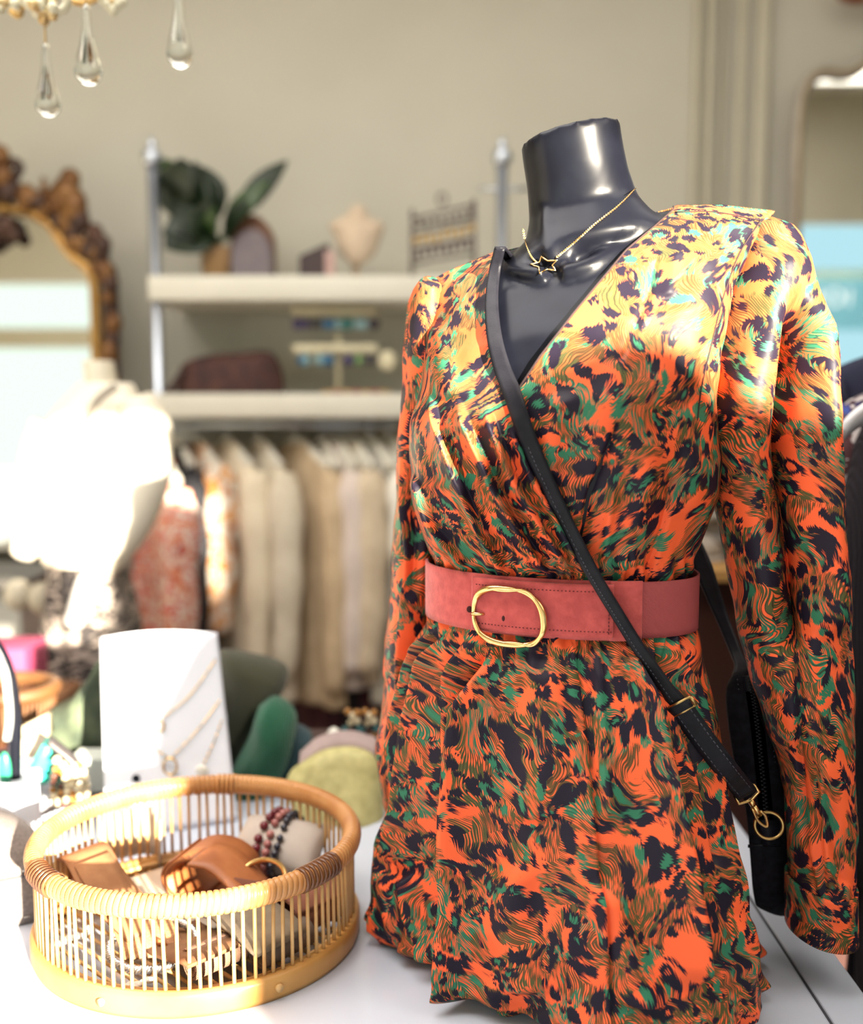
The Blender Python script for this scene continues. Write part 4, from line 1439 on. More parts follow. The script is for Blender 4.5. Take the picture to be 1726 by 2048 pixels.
MB().ribbon(rg, np.array([0, .012, .010]), .006).obj('zip_edge', mat('mauve_zip_tape', (.36, .27, .26), None, 30, .7), po)
# beaded things behind the pouch
beadm = [mat('bead_teal', (.01, .10, .11), None, 20, .2), mat('bead_black', (.012, .012, .014), None, 20, .2), mat('bead_cream', (.62, .52, .34), None, 20, .3), mat('bead_amber', (.34, .14, .02), None, 20, .25), mat('bead_brown', (.09, .03, .02), None, 20, .25)]
for cxp, lab in ((706, 'cluster earring of teal, cream and amber beads left of its twin behind the pouch'), (740, 'cluster earring of teal, cream and amber beads next to the dress behind the pouch')):
    e_ = thing('bead_earring', lab, 'earring', tuple(at(cxp, 1484, 1.56)), 'bead earrings behind the pouch')
    for k, (m_, dx, dy) in enumerate([(2, 0, -44), (3, -10, -52), (2, -4, -30), (2, 8, -34), (0, -16, -16), (4, -2, -14), (0, 13, -18), (3, 12, -8), (1, -9, -4), (2, 0, 2), (0, 14, 0), (0, -18, 0), (2, -12, 8), (2, 10, 10), (1, 0, -22), (3, 8, -50)]):
        MB().sphere(at(cxp + dx, 1476 + dy, 1.56 + .004 * (k % 3)), .0062, 10, 7).obj('bead', beadm[m_], e_)
MB().lathe([(.002, 0), (.010, .002), (.012, .014), (.009, .026), (.003, .032)], 16, at(668, 1494, 1.56), sc=(1.1, .9)).obj('shell_earring', M_shell, label='cream shell earring standing left of the bead cluster earrings', cat='earring')
MB().box((at(700, 1500, 1.57)[0], 1.60, TZ + .030), (.20, .09, .060), .006).obj('jewellery_box', mat('dark_wood_box', (.05, .02, .02), None, 20, .6), label='dark box behind the lime pouch under the bead earrings', cat='box')

# left edge of the table
M_felt = mat('grey_felt', (0.22, 0.185, 0.17), (0.15, 0.125, 0.115), 260, 0.95, bump=.3, bscale=500)
fb = thing('felt_bag', 'grey felt bag with a stitched flap standing left of the basket', 'bag', tuple(onz(20, 1860, TZ)))
a0, a1 = onz(-120, 1888, TZ), onz(70, 1846, TZ)
dx_ = (a1 - a0) / np.linalg.norm(a1 - a0); dy_ = np.array([-dx_[1], dx_[0], 0])
Lb = .25
prof = [(.0, .002), (.0, .055), (.001, .070), (.010, .092), (.030, .108), (.060, .115), (.10, .112), (.12, .09), (.12, .002)]
st0 = a1 - dx_ * (Lb - .012)
P = []
for s_ in np.linspace(0, 1, 24):
    e = 1 - .75 * max(0, (s_ - .72) / .28) ** 2.6
    P.append([st0 + dx_ * Lb * s_ + dy_ * d_ + np.array([0, 0, z_ if z_ < .06 else .06 + (z_ - .06) * e]) for d_, z_ in prof])
MB().grid(np.array(P), cu=True, capv=True).obj('body', M_felt, fb)
MB().ribbon([st0 + dx_ * Lb * s_ + np.array([0, 0, .060]) - dy_ * .0015 for s_ in np.linspace(0, 1, 12)], np.array([0, 0, .0012]), .002).obj('flap_edge', M_seam, fb)
sts = MB()
for k in range(20):
    for z_ in (.066, .010):
        a = st0 + dx_ * (Lb * (.04 + k * .048)) + np.array([0, 0, z_]) - dy_ * .001; sts.tube([a, a + dx_ * .007], .0007, 4)
sts.obj('flap_stitching', mat('pale_thread', (.55, .52, .48), None, 20, .8), fb)
# white card leaning on the bag
MB().box((at(26, 1600, 1.25)[0], 1.25, TZ + .058), (.072, .008, .114), .002, rot=-.12).obj('price_card', M_card, label='blank white card standing behind the grey felt bag', cat='card')
wb = onz(30, 1650, TZ + .02)
MB().box((wb[0] - .06, wb[1] + .06, TZ + .04), (.15, .10, .08), .004, rot=-.1).obj('white_box', M_card, smooth=False, label='white box at the left edge of the table behind the felt bag', cat='box')
# curved black and silver rack with pendants
rk = thing('necklace_rack', 'curved black and silver necklace rack at the left edge of the table', 'jewellery stand', tuple(at(20, 1590, 1.36)))
MB().tube(smoothpath([at(-60, 1250, 1.36), at(-10, 1290, 1.36), at(18, 1350, 1.36), at(30, 1430, 1.36), at(30, 1510, 1.36), at(30, 1600, 1.36)], 40), .0085, 10).obj('arch', M_black_gloss, rk)
MB().tube(smoothpath([at(-40, 1285, 1.35), at(4, 1330, 1.35), at(16, 1390, 1.35), at(19, 1440, 1.35), at(14, 1480, 1.35)], 30), .0055, 9).obj('trim', mat('pale_silver', (.75, .8, .8), None, 9, .3, .6), rk, label='pale silver inner bow')
MB().box(at(-10, 1600, 1.36), (.10, .08, .012), .004).obj('base', M_black_gloss, rk)
for px, py, m_, lab, rad in ((10, 1540, mat('green_stone', (.03, .30, .17), (.02, .22, .12), 40, .3), 'long green stone pendant on the black rack', (.009, .006, .026)),):
    MB().sphere(at(px, py, 1.345), 1.0, 12, 10, rad).obj('stone_pendant', m_, label=lab, cat='pendant')
for k, (px, py) in enumerate(((6, 1378), (8, 1392))):
    pass
# turquoise fan pendant
MB().prism([at(*p, 1.40) for p in ((92, 1476), (100, 1500), (103, 1545), (96, 1566), (70, 1572), (52, 1562), (54, 1538), (66, 1522), (80, 1498))], (0, 1, 0), .008).obj('turquoise_pendant', mat('turquoise', (.06, .62, .46), (.03, .50, .40), 30, .35), label='bright turquoise fan pendant left of the beaded earrings', cat='pendant')
# fringe cream basket and rattan basket
M_rat2 = mat('brown_rattan', (.13, .052, .014), (.09, .035, .010), 30, .6)
rb_ = thing('rattan_basket', 'small brown rattan basket with slatted side behind the necklace rack', 'basket', tuple(at(40, 1460, 1.62)))
c0 = at(10, 1448, 1.66)
rr0 = .085
MB().tube(np.array([c0 + np.array([rr0 * math.cos(t), rr0 * .8 * math.sin(t), .062]) for t in np.linspace(0, 2 * np.pi, 48, endpoint=False)]), .012, 10, closed=True).obj('rim', M_rat2, rb_)
wl2 = MB()
for t in np.linspace(0, 2 * np.pi, 60, endpoint=False):
    wl2.tube([c0 + np.array([rr0 * math.cos(t), rr0 * .8 * math.sin(t), .06]), c0 + np.array([rr0 * .92 * math.cos(t), rr0 * .74 * math.sin(t), -.05])], .0034, 5)
wl2.obj('slatted_side', M_rat2, rb_)
MB().tube(np.array([c0 + np.array([rr0 * .93 * math.cos(t), rr0 * .75 * math.sin(t), -.05]) for t in np.linspace(0, 2 * np.pi, 48, endpoint=False)]), .008, 8, closed=True).obj('base', M_rat2, rb_)
ft = thing('fringed_purse', 'cream purse with a fringed edge hanging behind the turquoise pendant', 'purse', tuple(at(62, 1560, 1.45)))
MB().prism([at(*p, 1.47) for p in ((34, 1460), (88, 1434), (92, 1475), (34, 1490))], (0, 1, 0), .03).obj('body', mat('cream_raffia', (.66, .56, .38), (.56, .46, .3), 40, .9), ft)
fr_ = MB()
for k in range(26):
    x = 36 + k * 2.1
    fr_.tube([at(x, 1480 - (x - 36) * .25, 1.468), at(x + 1, 1525 - abs(x - 55) * .5, 1.466), at(x - 3, 1560 - (x - 36) * .9, 1.466)], [.0018, .0018, .001], 5)
fr_.obj('fringe', mat('beige_fringe', (.50, .42, .33), (.4, .33, .26), 40, .9), ft)
# beaded earrings of cream, brown and amber
for cx_, lab, pal in ((122, 'drop earring of brown, cream and amber beads, left one of the pair beside the basket', 0), (156, 'drop earring of large cream beads, right one of the pair beside the basket', 1)):
    e_ = thing('drop_earring', lab, 'earring', tuple(at(cx_, 1606, 1.36)), 'drop earrings on the tray')
    spots = [(-8, -72, 2), (4, -62, 2), (-10, -54, 3), (2, -48, 3), (12, -52, 2), (-14, -40, 4), (-16, -26, 4), (-16, -12, 3), (-14, 2, 2), (-8, 12, 2), (4, 16, 4), (12, 6, 2), (14, -8, 2), (14, -22, 2), (10, -36, 2), (0, -20, 4), (0, -6, 3)] if pal == 0 else [(-6, -58, 2), (4, -62, 3), (10, -48, 2), (-4, -44, 2), (14, -34, 2), (16, -20, 2), (16, -6, 2), (10, 6, 2), (0, 14, 2), (-10, 8, 3), (-12, -6, 3), (-10, -22, 2), (-6, -34, 2), (4, -16, 2), (4, -2, 2), (-2, 4, 3)]
    for dx, dy, m_ in spots:
        MB().sphere(at(cx_ + dx, 1592 + dy, 1.36 + .003 * ((dx + dy) % 3)), .0062 if m_ == 2 else .0052, 10, 7).obj('bead', beadm[m_], e_)
MB().ribbon(smoothpath([at(98, 1480, 1.37), at(118, 1496, 1.37), at(140, 1514, 1.37), at(156, 1532, 1.37)], 16), np.array([0, .006, .005]), .004).obj('earring_bar', mat('dark_metal_bar', (.08, .07, .07), None, 30, .4, .6), label='dark slanting bar from which the bead earrings hang', cat='jewellery stand')
MB().box(at(187, 1540, 1.50), (.06, .05, .055), .004).obj('grey_box', mat('pale_grey_card', (.55, .58, .54), None, 10, .8), smooth=False, label='pale grey box between the beaded earrings and the white ramp', cat='box')
tr = thing('slotted_tray', 'dark slatted tray with a white bar, left behind the basket', 'tray', tuple(onz(118, 1640, TZ)))
q0 = onz(112, 1640, TZ)
for k in range(7):
    MB().box(q0 + np.array([0, .012 * k - .03, .010]), (.11, .006, .012), .001, rot=.25).obj('slat', mat('dark_slat', (.12, .09, .085), None, 20, .7) if k == 0 else bpy.data.materials['dark_slat'], tr, smooth=False)
MB().tube([onz(84, 1640, TZ + .022), onz(132, 1618, TZ + .022)], .0045, 8).obj('rod', M_card, tr)

# ------------------------------------------------------------------ shelving rack with the hanging rail
YR = 3.0
X = lambda px, Y=YR: at(px, 800, Y)[0]
Z = lambda py, Y=YR: at(863, py, Y)[2]
rack = thing('shelf_rack', 'white shelves on chrome poles with a clothes rail below, against the back wall', 'shelving rack', (X(660), YR + .1, 0))
xl_, xr_ = X(318), X(1001)
for x in (xl_, xr_):
    for y in (YR,):
        MB().tube([(x, y, 0.02), (x, y, Z(330))], .0165, 14).obj('pole', M_steel, rack)
        MB().lathe([(.019, 0), (.026, .012), (.030, .030), (.024, .048), (.010, .056), (.014, .066), (.008, .078), (.002, .085)], 14, (x, y, Z(335))).obj('finial', M_steel, rack)
for py0, py1 in ((556, 606), (790, 838)):
    z1, z0 = Z(py0), Z(py1)
    MB().box(((xl_ + xr_) / 2 + .0, YR + .185, (z0 + z1) / 2 + .004), (xr_ - xl_ + .03, .43, z1 - z0), .004).obj('shelf', M_white, rack)
MB().tube([(xl_, YR + .13, Z(852)), (xr_, YR + .13, Z(852))], .012, 12).obj('rail', M_steel, rack)
MB().tube([(xr_ - .07, YR, Z(378)), (xr_ + .09, YR, Z(378))], .006, 8).obj('cross_bar', M_steel, rack)
MB().box(((xl_ + xr_) / 2, YR + .15, .12), (xr_ - xl_, .05, .03), .004).obj('foot_rail', M_steel, rack)
SH1, SH2 = Z(556) + .004, Z(790) + .004          # shelf tops

# ------------------------------------------------------------------ clothes on the rail
M_hang = mat('white_hanger', (.72, .69, .60), None, 10, .45)
RZ = Z(852)


def hanger(x, y, ang, z, hw, lab, grp, m_=None):
    e = np.array([math.cos(ang), math.sin(ang), 0])
    h = thing('clothes_hanger', lab, 'hanger', (x, y, z), grp)
    c = np.array([x, y, z])
    hk_ = [c + np.array([0, 0, .012]) + e * .014 * math.cos(t) + np.array([0, 0, .014 * math.sin(t) + .004]) for t in np.linspace(-.4, math.pi, 12)]
    n3 = np.cross(e, [0, 0, 1.0])
    hk_ = [c + e * .0 + n3 * .0 + p - c for p in hk_] + [c + np.array([0, 0, -.02]), c + np.array([0, 0, -.05])]
    MB().tube(np.array(hk_), .0025, 6).obj('hook', M_steel, h)
    arm = smoothpath([c - e * hw + np.array([0, 0, -.125]), c - e * hw * .5 + np.array([0, 0, -.080]), c + np.array([0, 0, -.048]), c + e * hw * .5 + np.array([0, 0, -.080]), c + e * hw + np.array([0, 0, -.125])], 24)
    MB().tube(arm, np.interp(np.linspace(0, 1, 24), [0, .12, .5, .88, 1], [.016, .012, .010, .012, .016]), 8, flat=1.4).obj('shoulders', m_ or M_hang, h)
    return h


def garment(name, cat, lab, x, y, ang, z, hw, length, m_, grp=None, th=.035, sleeves=.55, msl=None, flare=1.12, neck=.07, seed=0):
    e = np.array([math.cos(ang), math.sin(ang), 0]); n_ = np.array([-e[1], e[0], 0])
    g_ = thing(name, lab, cat, (x, y, z - length), grp)
    c = np.array([x, y, z])
    rows = [(0, neck), (.02, neck + .012), (.05, hw * .55), (.085, hw * .86), (.12, hw), (.20, hw * .97), (.40, hw * .98), (.7, hw * 1.04), (1.0, hw * flare)]
    T = np.array(rows); P = []
    a = np.linspace(0, 2 * np.pi, 72, endpoint=False)
    for t in np.linspace(0, 1, 44):
        w = np.interp(t, T[:, 0], T[:, 1])
        tt = th * min(1, .35 + t * 3)
        fold = .010 * t ** .7 * np.sin(a * 9 + seed * 2.3 + 2 * np.sin(a + seed)) + .006 * t * np.sin(a * 17 + seed)
        P.append(c + np.cos(a)[:, None] * e * w + (np.sin(a) * (tt) * (1 + .3 * np.cos(a * 2)) + fold)[:, None] * n_ + np.array([0, 0, -.055 - t * (length - .055)]))
    MB().grid(np.array(P), cu=True, capv=True).obj('body', m_, g_)
    if sleeves:
        for s_ in (-1, 1):
            p0 = c + e * s_ * hw * .93 + np.array([0, 0, -.055 - .10 * (length)])
            L = sleeves
            pth = smoothpath([p0, p0 + e * s_ * .035 + n_ * -.012 + np.array([0, 0, -L * .3]), p0 + e * s_ * .045 - n_ * .02 + np.array([0, 0, -L * .65]), p0 + e * s_ * .035 - n_ * .03 + np.array([0, 0, -L])], 22)
            r = np.interp(np.linspace(0, 1, 22), [0, .1, .4, .9, 1], [.035, .056, .050, .040, .034]) * (1 + .08 * np.sin(np.linspace(0, 20, 22) + seed))
            MB().tube(pth, r, 16, flat=.72).obj('sleeve', msl or m_, g_)
    return g_


def cloth(name, c1, c2=None, sc=24): return mat(name, c1, c2, sc, .9, bump=.3, bscale=120)


GR = 'clothes on the rail of the shelf rack'
HG = 'white hangers on the rail of the shelf rack'
M_floral = blotch('red_floral_print', [(.66, .55, .47), (.55, .07, .055), (.68, .60, .52), (.62, .19, .09), (.35, .05, .05), (.62, .5, .45)], 26, .85)
M_orangepr = blotch('orange_white_print', [(.70, .62, .52), (.62, .27, .07), (.72, .66, .56), (.50, .22, .10)], 16, .85)
specs = [  # centre px, angle, half width, length, material, name, category, label
    (352, 1.18, .165, .78, cloth('black_cloth', (.012, .012, .016)), 'jacket', 'jacket', 'thin black jacket hanging between the floral blouse and the orange printed blouse', .60),
    (392, 1.05, .155, .62, M_orangepr, 'blouse', 'blouse', 'white blouse with orange patches next to the black jacket on the rail', .50),
    (452, 1.0, .165, .80, cloth('cream_knit', (.76, .67, .51), (.70, .60, .45)), 'cardigan', 'cardigan', 'cream cardigan next to the orange printed blouse on the rail', .62),
    (516, 1.08, .165, .84, cloth('oat_knit', (.68, .61, .49), (.60, .53, .41)), 'cardigan', 'cardigan', 'oatmeal cardigan between the cream cardigan and the long camel coat', .62),
    (590, .92, .19, .86, cloth('camel_wool', (.56, .43, .28), (.48, .36, .23)), 'coat', 'coat', 'long camel coat with wide shoulders in the middle of the rail', .66),
    (655, 1.10, .165, .80, cloth('lilac_cloth', (.64, .55, .50), (.58, .49, .45)), 'sweater', 'sweater', 'pale lilac beige sweater just right of the long camel coat', .60),
    (690, 1.15, .16, .78, cloth('sand_cloth', (.60, .50, .37), (.52, .42, .30)), 'sweater', 'sweater', 'sand sweater between the lilac sweater and the long white cardigan', .60),
    (736, 1.0, .175, .86, cloth('white_knit', (.80, .77, .70), (.75, .72, .65)), 'cardigan', 'cardigan', 'long white cardigan near the dress end of the rail', .66),
    (782, 1.12, .165, .80, cloth('ochre_cloth', (.38, .24, .10), (.30, .19, .08)), 'sweater', 'sweater', 'ochre sweater beside the long white cardigan, half behind the dress', .60),
    (840, 1.1, .165, .80, cloth('stone_cloth', (.48, .42, .33)), 'sweater', 'sweater', 'stone sweater on the rail, mostly behind the dress sleeve', .60)]
for k, (px, an, hw, L, m_, nm, ct, lab, slv) in enumerate(specs):
    x = X(px, YR + .13)
    an -= .16
    garment(nm, ct, lab, x, YR + .13, -an, RZ - .004, hw, L, m_, GR, .040 + .006 * (k % 3), slv, seed=k)
    hanger(x, YR + .13, -an, RZ, hw * .82, 'white hanger holding the ' + lab.split(' hanging')[0].split(' next')[0].split(' between')[0].split(' with')[0].split(' just')[0].split(' near')[0].split(' beside')[0].split(' on the')[0], HG)
# extra bare hangers close together at the dress end
for k in range(5):
    hanger(X(640 + k * 34, YR + .13), YR + .13, -1.15, RZ, .15, ['bare white hanger between the camel coat and the lilac sweater', 'bare white hanger above the gap between lilac and sand sweaters', 'bare white hanger just left of the long white cardigan', 'bare white hanger right above the long white cardigan', 'bare white hanger above the ochre sweater, last before the dress'][k], HG)
# floral blouse hung at the near end, turned to the room
garment('blouse', 'blouse', 'red and white floral blouse at the pole end of the rail, behind the cream jumper', X(322, 2.9), 2.92, -1.05, RZ - .035, .15, .86, M_floral, GR, .045, .70, seed=4)
hanger(X(322, 2.9), 2.92, -1.05, RZ - .03, .12, 'white hanger holding the red and white floral blouse', HG)
# dark clothes on the low rail behind
M_wine = cloth('wine_cloth', (.07, .018, .022), (.05, .012, .018)); M_blk = cloth('dark_cloth', (.018, .014, .018))
for k, (px, m_, lab) in enumerate(((610, M_wine, 'wine red skirt hanging low under the camel coat'), (655, M_blk, 'black skirt hanging low under the lilac sweater'), (700, M_wine, 'dark wine skirt hanging low under the white cardigan'), (745, M_blk, 'black skirt hanging low beside the dress'))):
    garment('skirt', 'skirt', lab, X(px, YR + .2), YR + .2, -.7 - .1 * k, .70, .15, .62, m_, 'dark skirts under the rail', .05, 0, seed=k, flare=1.25, neck=.12)
MB().tube([(xl_, YR + .2, .70), (xr_, YR + .2, .70)], .010, 10).obj('low_rail', M_steel, rack)

# ------------------------------------------------------------------ things on the shelves
# plant
pl = thing('potted_plant', 'dark green broad-leaved plant in a woven pot on the top shelf', 'plant', (X(440, 3.08), 3.08, SH1))
pc = np.array([X(440, 3.08), 3.08, SH1])
M_leaf = mat('dark_leaf', (.009, .022, .006), (.006, .014, .006), 30, .45)
M_leafm = mat('mid_leaf', (.035, .075, .015), (.022, .05, .012), 30, .4)
MB().lathe([(.038, 0), (.044, .004), (.047, .05), (.049, .095), (.045, .097), (.042, .085)], 24, pc).obj('pot', knit('woven_straw', (.45, .27, .12), (.34, .19, .08), 420, .8, 'Z'), pl)
MB().lathe([(.041, .080), (.02, .086), (.004, .088)], 18, pc).obj('soil', M_brown, pl)


def leaf(base, tip, w, m_, par, bow=.03, nrm=(0, -1, 0.25)):
    base, tip = np.array(base), np.array(tip)
    d = tip - base; L = np.linalg.norm(d); d /= L
    nrm = np.array(nrm, float); nrm -= d * (nrm @ d); nrm /= np.linalg.norm(nrm)
    sd_ = np.cross(d, nrm)
    P = []
    for t in np.linspace(0, 1, 18):
        ww = w * math.sin(math.pi * min(1, .04 + t * .96)) ** .75 * (1 - .25 * t)
        P.append([base + d * L * t + sd_ * ww * s_ + nrm * (bow * math.sin(math.pi * t) + .12 * w * abs(s_)) for s_ in np.linspace(-1, 1, 9)])
    return solid(MB().grid(np.array(P)).obj('leaf', m_, par), .0012)


stem = MB()
lv = [((375, 440), (362, 318), 66, M_leaf), ((430, 440), (390, 330), 60, M_leaf), ((425, 455), (330, 500), 66, M_leaf), ((362, 405), (374, 318), 52, M_leaf), ((350, 372), (318, 318), 24, M_leafm), ((405, 470), (392, 322), 46, M_leaf), ((420, 470), (322, 468), 44, M_leaf), ((425, 480), (340, 420), 40, M_leaf), ((475, 435), (576, 322), 30, M_leaf), ((450, 460), (540, 360), 26, M_leafm), ((455, 478), (500, 398), 26, M_leaf), ((440, 480), (430, 410), 24, M_leafm), ((430, 470), (375, 430), 46, M_leaf)]
for k, (b_, t_, w_, m_) in enumerate(lv):
    Yb, Yt = 3.08 - .01 * (k % 3), 3.05 - .05 * (k % 4) + .06
    leaf(at(*b_, Yb), at(*t_, Yt), w_ / 680 * .95, m_, pl, bow=.02 + .01 * (k % 2), nrm=(-.35 + .15 * (k % 5), -1, .35))
    MB().tube(smoothpath([pc + np.array([0, 0, .085]), (pc + np.array([0, 0, .085])) * .4 + at(*b_, Yb) * .6 + np.array([0, 0, .01]), at(*b_, Yb)], 8), .0035, 6).obj('stem', M_leafm, pl)
# arched lilac pouch with a brown flap
sb = thing('arched_bag', 'grey lilac bag with an arched brown top next to the plant on the top shelf', 'bag', (X(513, 3.1), 3.10, SH1))


def arch(px0, px1, py_top, Y, zb, depth, name, m_, par=None, pw=2.2, **k):
    x0, x1 = X(px0, Y), X(px1, Y); zt = Z(py_top, Y)
    xc = (x0 + x1) / 2; hw_ = (x1 - x0) / 2; H = zt - zb
    pts = [(x0, zb)] + [(xc - hw_ * math.cos(t) * (1 if abs(math.cos(t)) > .999 else 1), zb + H * (.45 + .55 * math.sin(t))) for t in np.linspace(0, math.pi, 20)] + [(x1, zb)]
    o = MB().prism([(x, Y - depth / 2, z) for x, z in pts], (0, 1, 0), depth).obj(name, m_, par, smooth=False, **k)
    bv = o.modifiers.new('soft', 'BEVEL'); bv.width = .008; bv.segments = 3; bv.limit_method = 'ANGLE'
    return o


arch(473, 552, 462, 3.09, SH1, .09, 'body', mat('lilac_grey', (.17, .14, .15), (.14, .115, .13), 40, .7), sb)
arch(470, 555, 432, 3.115, SH1 + .02, .07, 'back_panel', mat('brown_leather', (.16, .062, .022), (.12, .045, .018), 20, .5), sb)
# dark box and frame
db_ = thing('dark_case', 'dark brown case lying at a slant left of the necklace bust, top shelf', 'box', (X(625, 3.05), 3.05, SH1))
MB().prism([at(598, 549, 3.04) * np.array([1, 1, 0]) + np.array([0, 0, SH1]), at(598, 512, 3.04), at(655, 486, 3.04), at(655, 549, 3.04) * np.array([1, 1, 0]) + np.array([0, 0, SH1])], (0, 1, 0), .08).obj('case', mat('dark_plum', (.030, .014, .016), (.04, .018, .018), 20, .5), db_, smooth=False)
MB().box((X(664, 3.05), 3.035, SH1 + .040), (.030, .01, .078), .002, rot=.2).obj('card_frame', mat('pink_frame', (.50, .33, .30), (.4, .25, .22), 20, .6), smooth=False, label='small pink cream frame leaning beside the dark case on the top shelf', cat='frame')
# necklace bust
nb_ = thing('necklace_bust', 'beige necklace display bust on the top shelf', 'display bust', (X(713, 3.1), 3.1, SH1))
M_beige = mat('beige_linen', (.56, .44, .33), (.52, .41, .30), 20, .9)
pts = [(700, 528), (678, 505), (668, 470), (656, 448), (668, 436), (692, 424), (700, 408), (716, 402), (730, 412), (736, 428), (758, 438), (768, 450), (760, 475), (750, 505), (726, 528)]
op2 = smoothpath([(x, y, 0) for x, y in pts + pts[:1]], 60)[:-1, :2]; ce = np.array([713, 470.])
rg = []
for t in np.linspace(-1, 1, 9):
    k = max((1 - abs(t) ** 2.4) ** .5, .35)
    r = np.array([at(*(ce + (p - ce) * k), 3.09) for p in op2]); r[:, 1] += .035 * t + (r[:, 2] - r[:, 2].min()) * .25; rg.append(r)
MB().grid(np.array(rg), cu=True, capv=True).obj('bust', M_beige, nb_)
MB().tube([(X(713, 3.1), 3.12, SH1 + .002), (X(713, 3.1), 3.12, Z(500, 3.1))], .012, 10).obj('stem', M_beige, nb_)
MB().lathe([(.05, 0), (.05, .008), (.012, .014)], 20, (X(713, 3.1), 3.12, SH1)).obj('foot', M_beige, nb_)
# wire jewellery rack at the right
wr = thing('jewellery_rack', 'slanting wire jewellery rack hung with chains, right end of the top shelf', 'jewellery rack', (X(885, 3.05), 3.05, SH1))
M_wire = mat('grey_brown_wire', (.16, .13, .12), None, 20, .5, .4)
for px, tp in ((824, 418), (948, 398)):
    MB().tube([(X(px, 3.05), 3.05, SH1), at(px, tp, 3.05)], .006, 8).obj('post', M_wire, wr)
for k, (pa, pb) in enumerate(((438, 408), (455, 432), (472, 446), (500, 476), (528, 505))):
    MB().tube([at(822, pa, 3.05), at(950, pb, 3.05)], .005, 8).obj('bar', M_wire, wr)
MB().tube(np.array([at(884 + 10 * math.cos(t), 398 + 12 * math.sin(t), 3.05) for t in np.linspace(0, 2 * np.pi, 14, endpoint=False)]), .0045, 6, closed=True).obj('top_loop', M_wire, wr)
for k in range(26):
    px = 826 + k * 4.8; row = k % 3
    y0 = (442, 474, 503)[row] - (px - 826) * .24
    MB().sphere(at(px, y0 + 10 + random.uniform(-3, 6), 3.04), .008, 8, 6, (1, .7, 1.7)).obj('charm', [M_wire, M_brass, mat('charm_dark', (.08, .05, .06), None, 20, .4) if 'charm_dark' not in bpy.data.materials else bpy.data.materials['charm_dark']][k % 3], wr)
# bracelet bars under the top shelf
M_tblu = mat('blue_stone', (.03, .14, .28), (.02, .10, .2), 20, .4)
stone = [mat('violet_stone', (.05, .035, .11), None, 20, .4), mat('charcoal_stone', (.05, .045, .05), None, 20, .4), M_tblu, mat('pale_blue_stone', (.25, .42, .46), None, 20, .4), mat('teal_stone', (.02, .16, .15), None, 20, .4), mat('green_stone_small', (.16, .30, .10), None, 20, .4), mat('plum_stone', (.025, .012, .03), None, 20, .4)]
M_bar = mat('cream_bar', (.62, .57, .40), (.56, .50, .34), 30, .7)
eb = thing('earring_stand', 'two-tier cream T-bar stand of blue and violet earrings on the lower shelf', 'jewellery stand', (X(676, 3.05), 3.08, SH2))
MB().tube([(X(676, 3.08), 3.10, SH2), (X(676, 3.08), 3.10, Z(622, 3.08))], .008, 10).obj('post', M_bar, eb)
MB().lathe([(.05, 0), (.05, .008), (.012, .014)], 20, (X(676, 3.08), 3.10, SH2)).obj('foot', M_bar, eb)
for py in (622, 698):
    MB().box((X(672, 3.08), 3.08, Z(py, 3.08)), (X(758, 3.08) - X(586, 3.08), .03, .030), .010).obj('bar', M_bar, eb)
for py, lst in ((648, [(594, 0), (602, 0), (614, 0), (628, 1), (640, 1), (654, 2), (664, 2), (678, 3), (692, 4), (700, 4), (716, 3), (730, 3), (746, 6), (752, 6)]), (720, [(604, 2), (614, 3), (640, 3), (652, 2), (662, 2), (694, 0), (702, 0), (718, 5), (734, 1), (746, 1)])):
    for px, c_ in lst:
        MB().sphere((X(px, 3.06), 3.06, Z(py, 3.06)), .014, 10, 8, (.8, .6, 1.3)).obj('earring', stone[c_], eb)
MB().sphere((X(776, 3.08), 3.06, SH2 + .10), .028, 14, 10, (1, .5, 1.1)).obj('cream_brooch', M_bar, label='round cream brooch on the lower shelf close to the dress shoulder', cat='brooch')
# brown shaggy bag
sbg = thing('brown_bag', 'dark brown textured handbag on the lower shelf', 'handbag', (X(455, 3.08), 3.08, SH2))
out_b = [(352, 786), (356, 748), (374, 722), (420, 708), (480, 704), (530, 700), (552, 712), (566, 745), (570, 786)]
op2 = smoothpath([(x, y, 0) for x, y in out_b], 50)[:, :2]
op2 = np.vstack([op2, [[470, 787], [400, 787]]]); ce = op2.mean(0) + np.array([0, 12.])
rg = []
for t in np.linspace(-1, 1, 9):
    k = max((1 - abs(t) ** 2.6) ** .45, .45)
    r = np.array([at(*(ce + (p - ce) * np.array([k, k])), 3.08) for p in op2]); r[:, 1] += .07 * t; r[:, 2] += (SH2 - r[:, 2].min()); rg.append(r)
MB().grid(np.array(rg), cu=True, capv=True).obj('body', mat('brown_fur', (.075, .028, .020), (.035, .012, .012), 26, .8, bump=.8, bscale=60, bdist=.01), sbg)
MB().tube(smoothpath([at(352, 782, 3.02), at(330, 786, 3.0), at(345, 770, 3.01), at(370, 735, 3.03)], 20), .008, 8).obj('strap', mat('brown_strap', (.05, .02, .015), None, 20, .6), sbg)
for k in range(7):
    px = 655 + k * 19
    MB().tube(np.array([(X(px, 3.0) + .018 * math.cos(t), 3.03 + .018 * math.sin(t), SH2 + .006) for t in np.linspace(0, 2 * np.pi, 14, endpoint=False)]), .0055, 6, closed=True).obj('bangle', [M_brass, mat('red_bangle', (.35, .08, .05), None, 20, .4)][k % 2], label='%s bangle lying on the lower shelf edge, %s from the brown bag' % (['brass', 'dull red'][k % 2], 'first second third fourth fifth sixth seventh'.split()[k]), cat='bangle', group='bangles on the lower shelf')

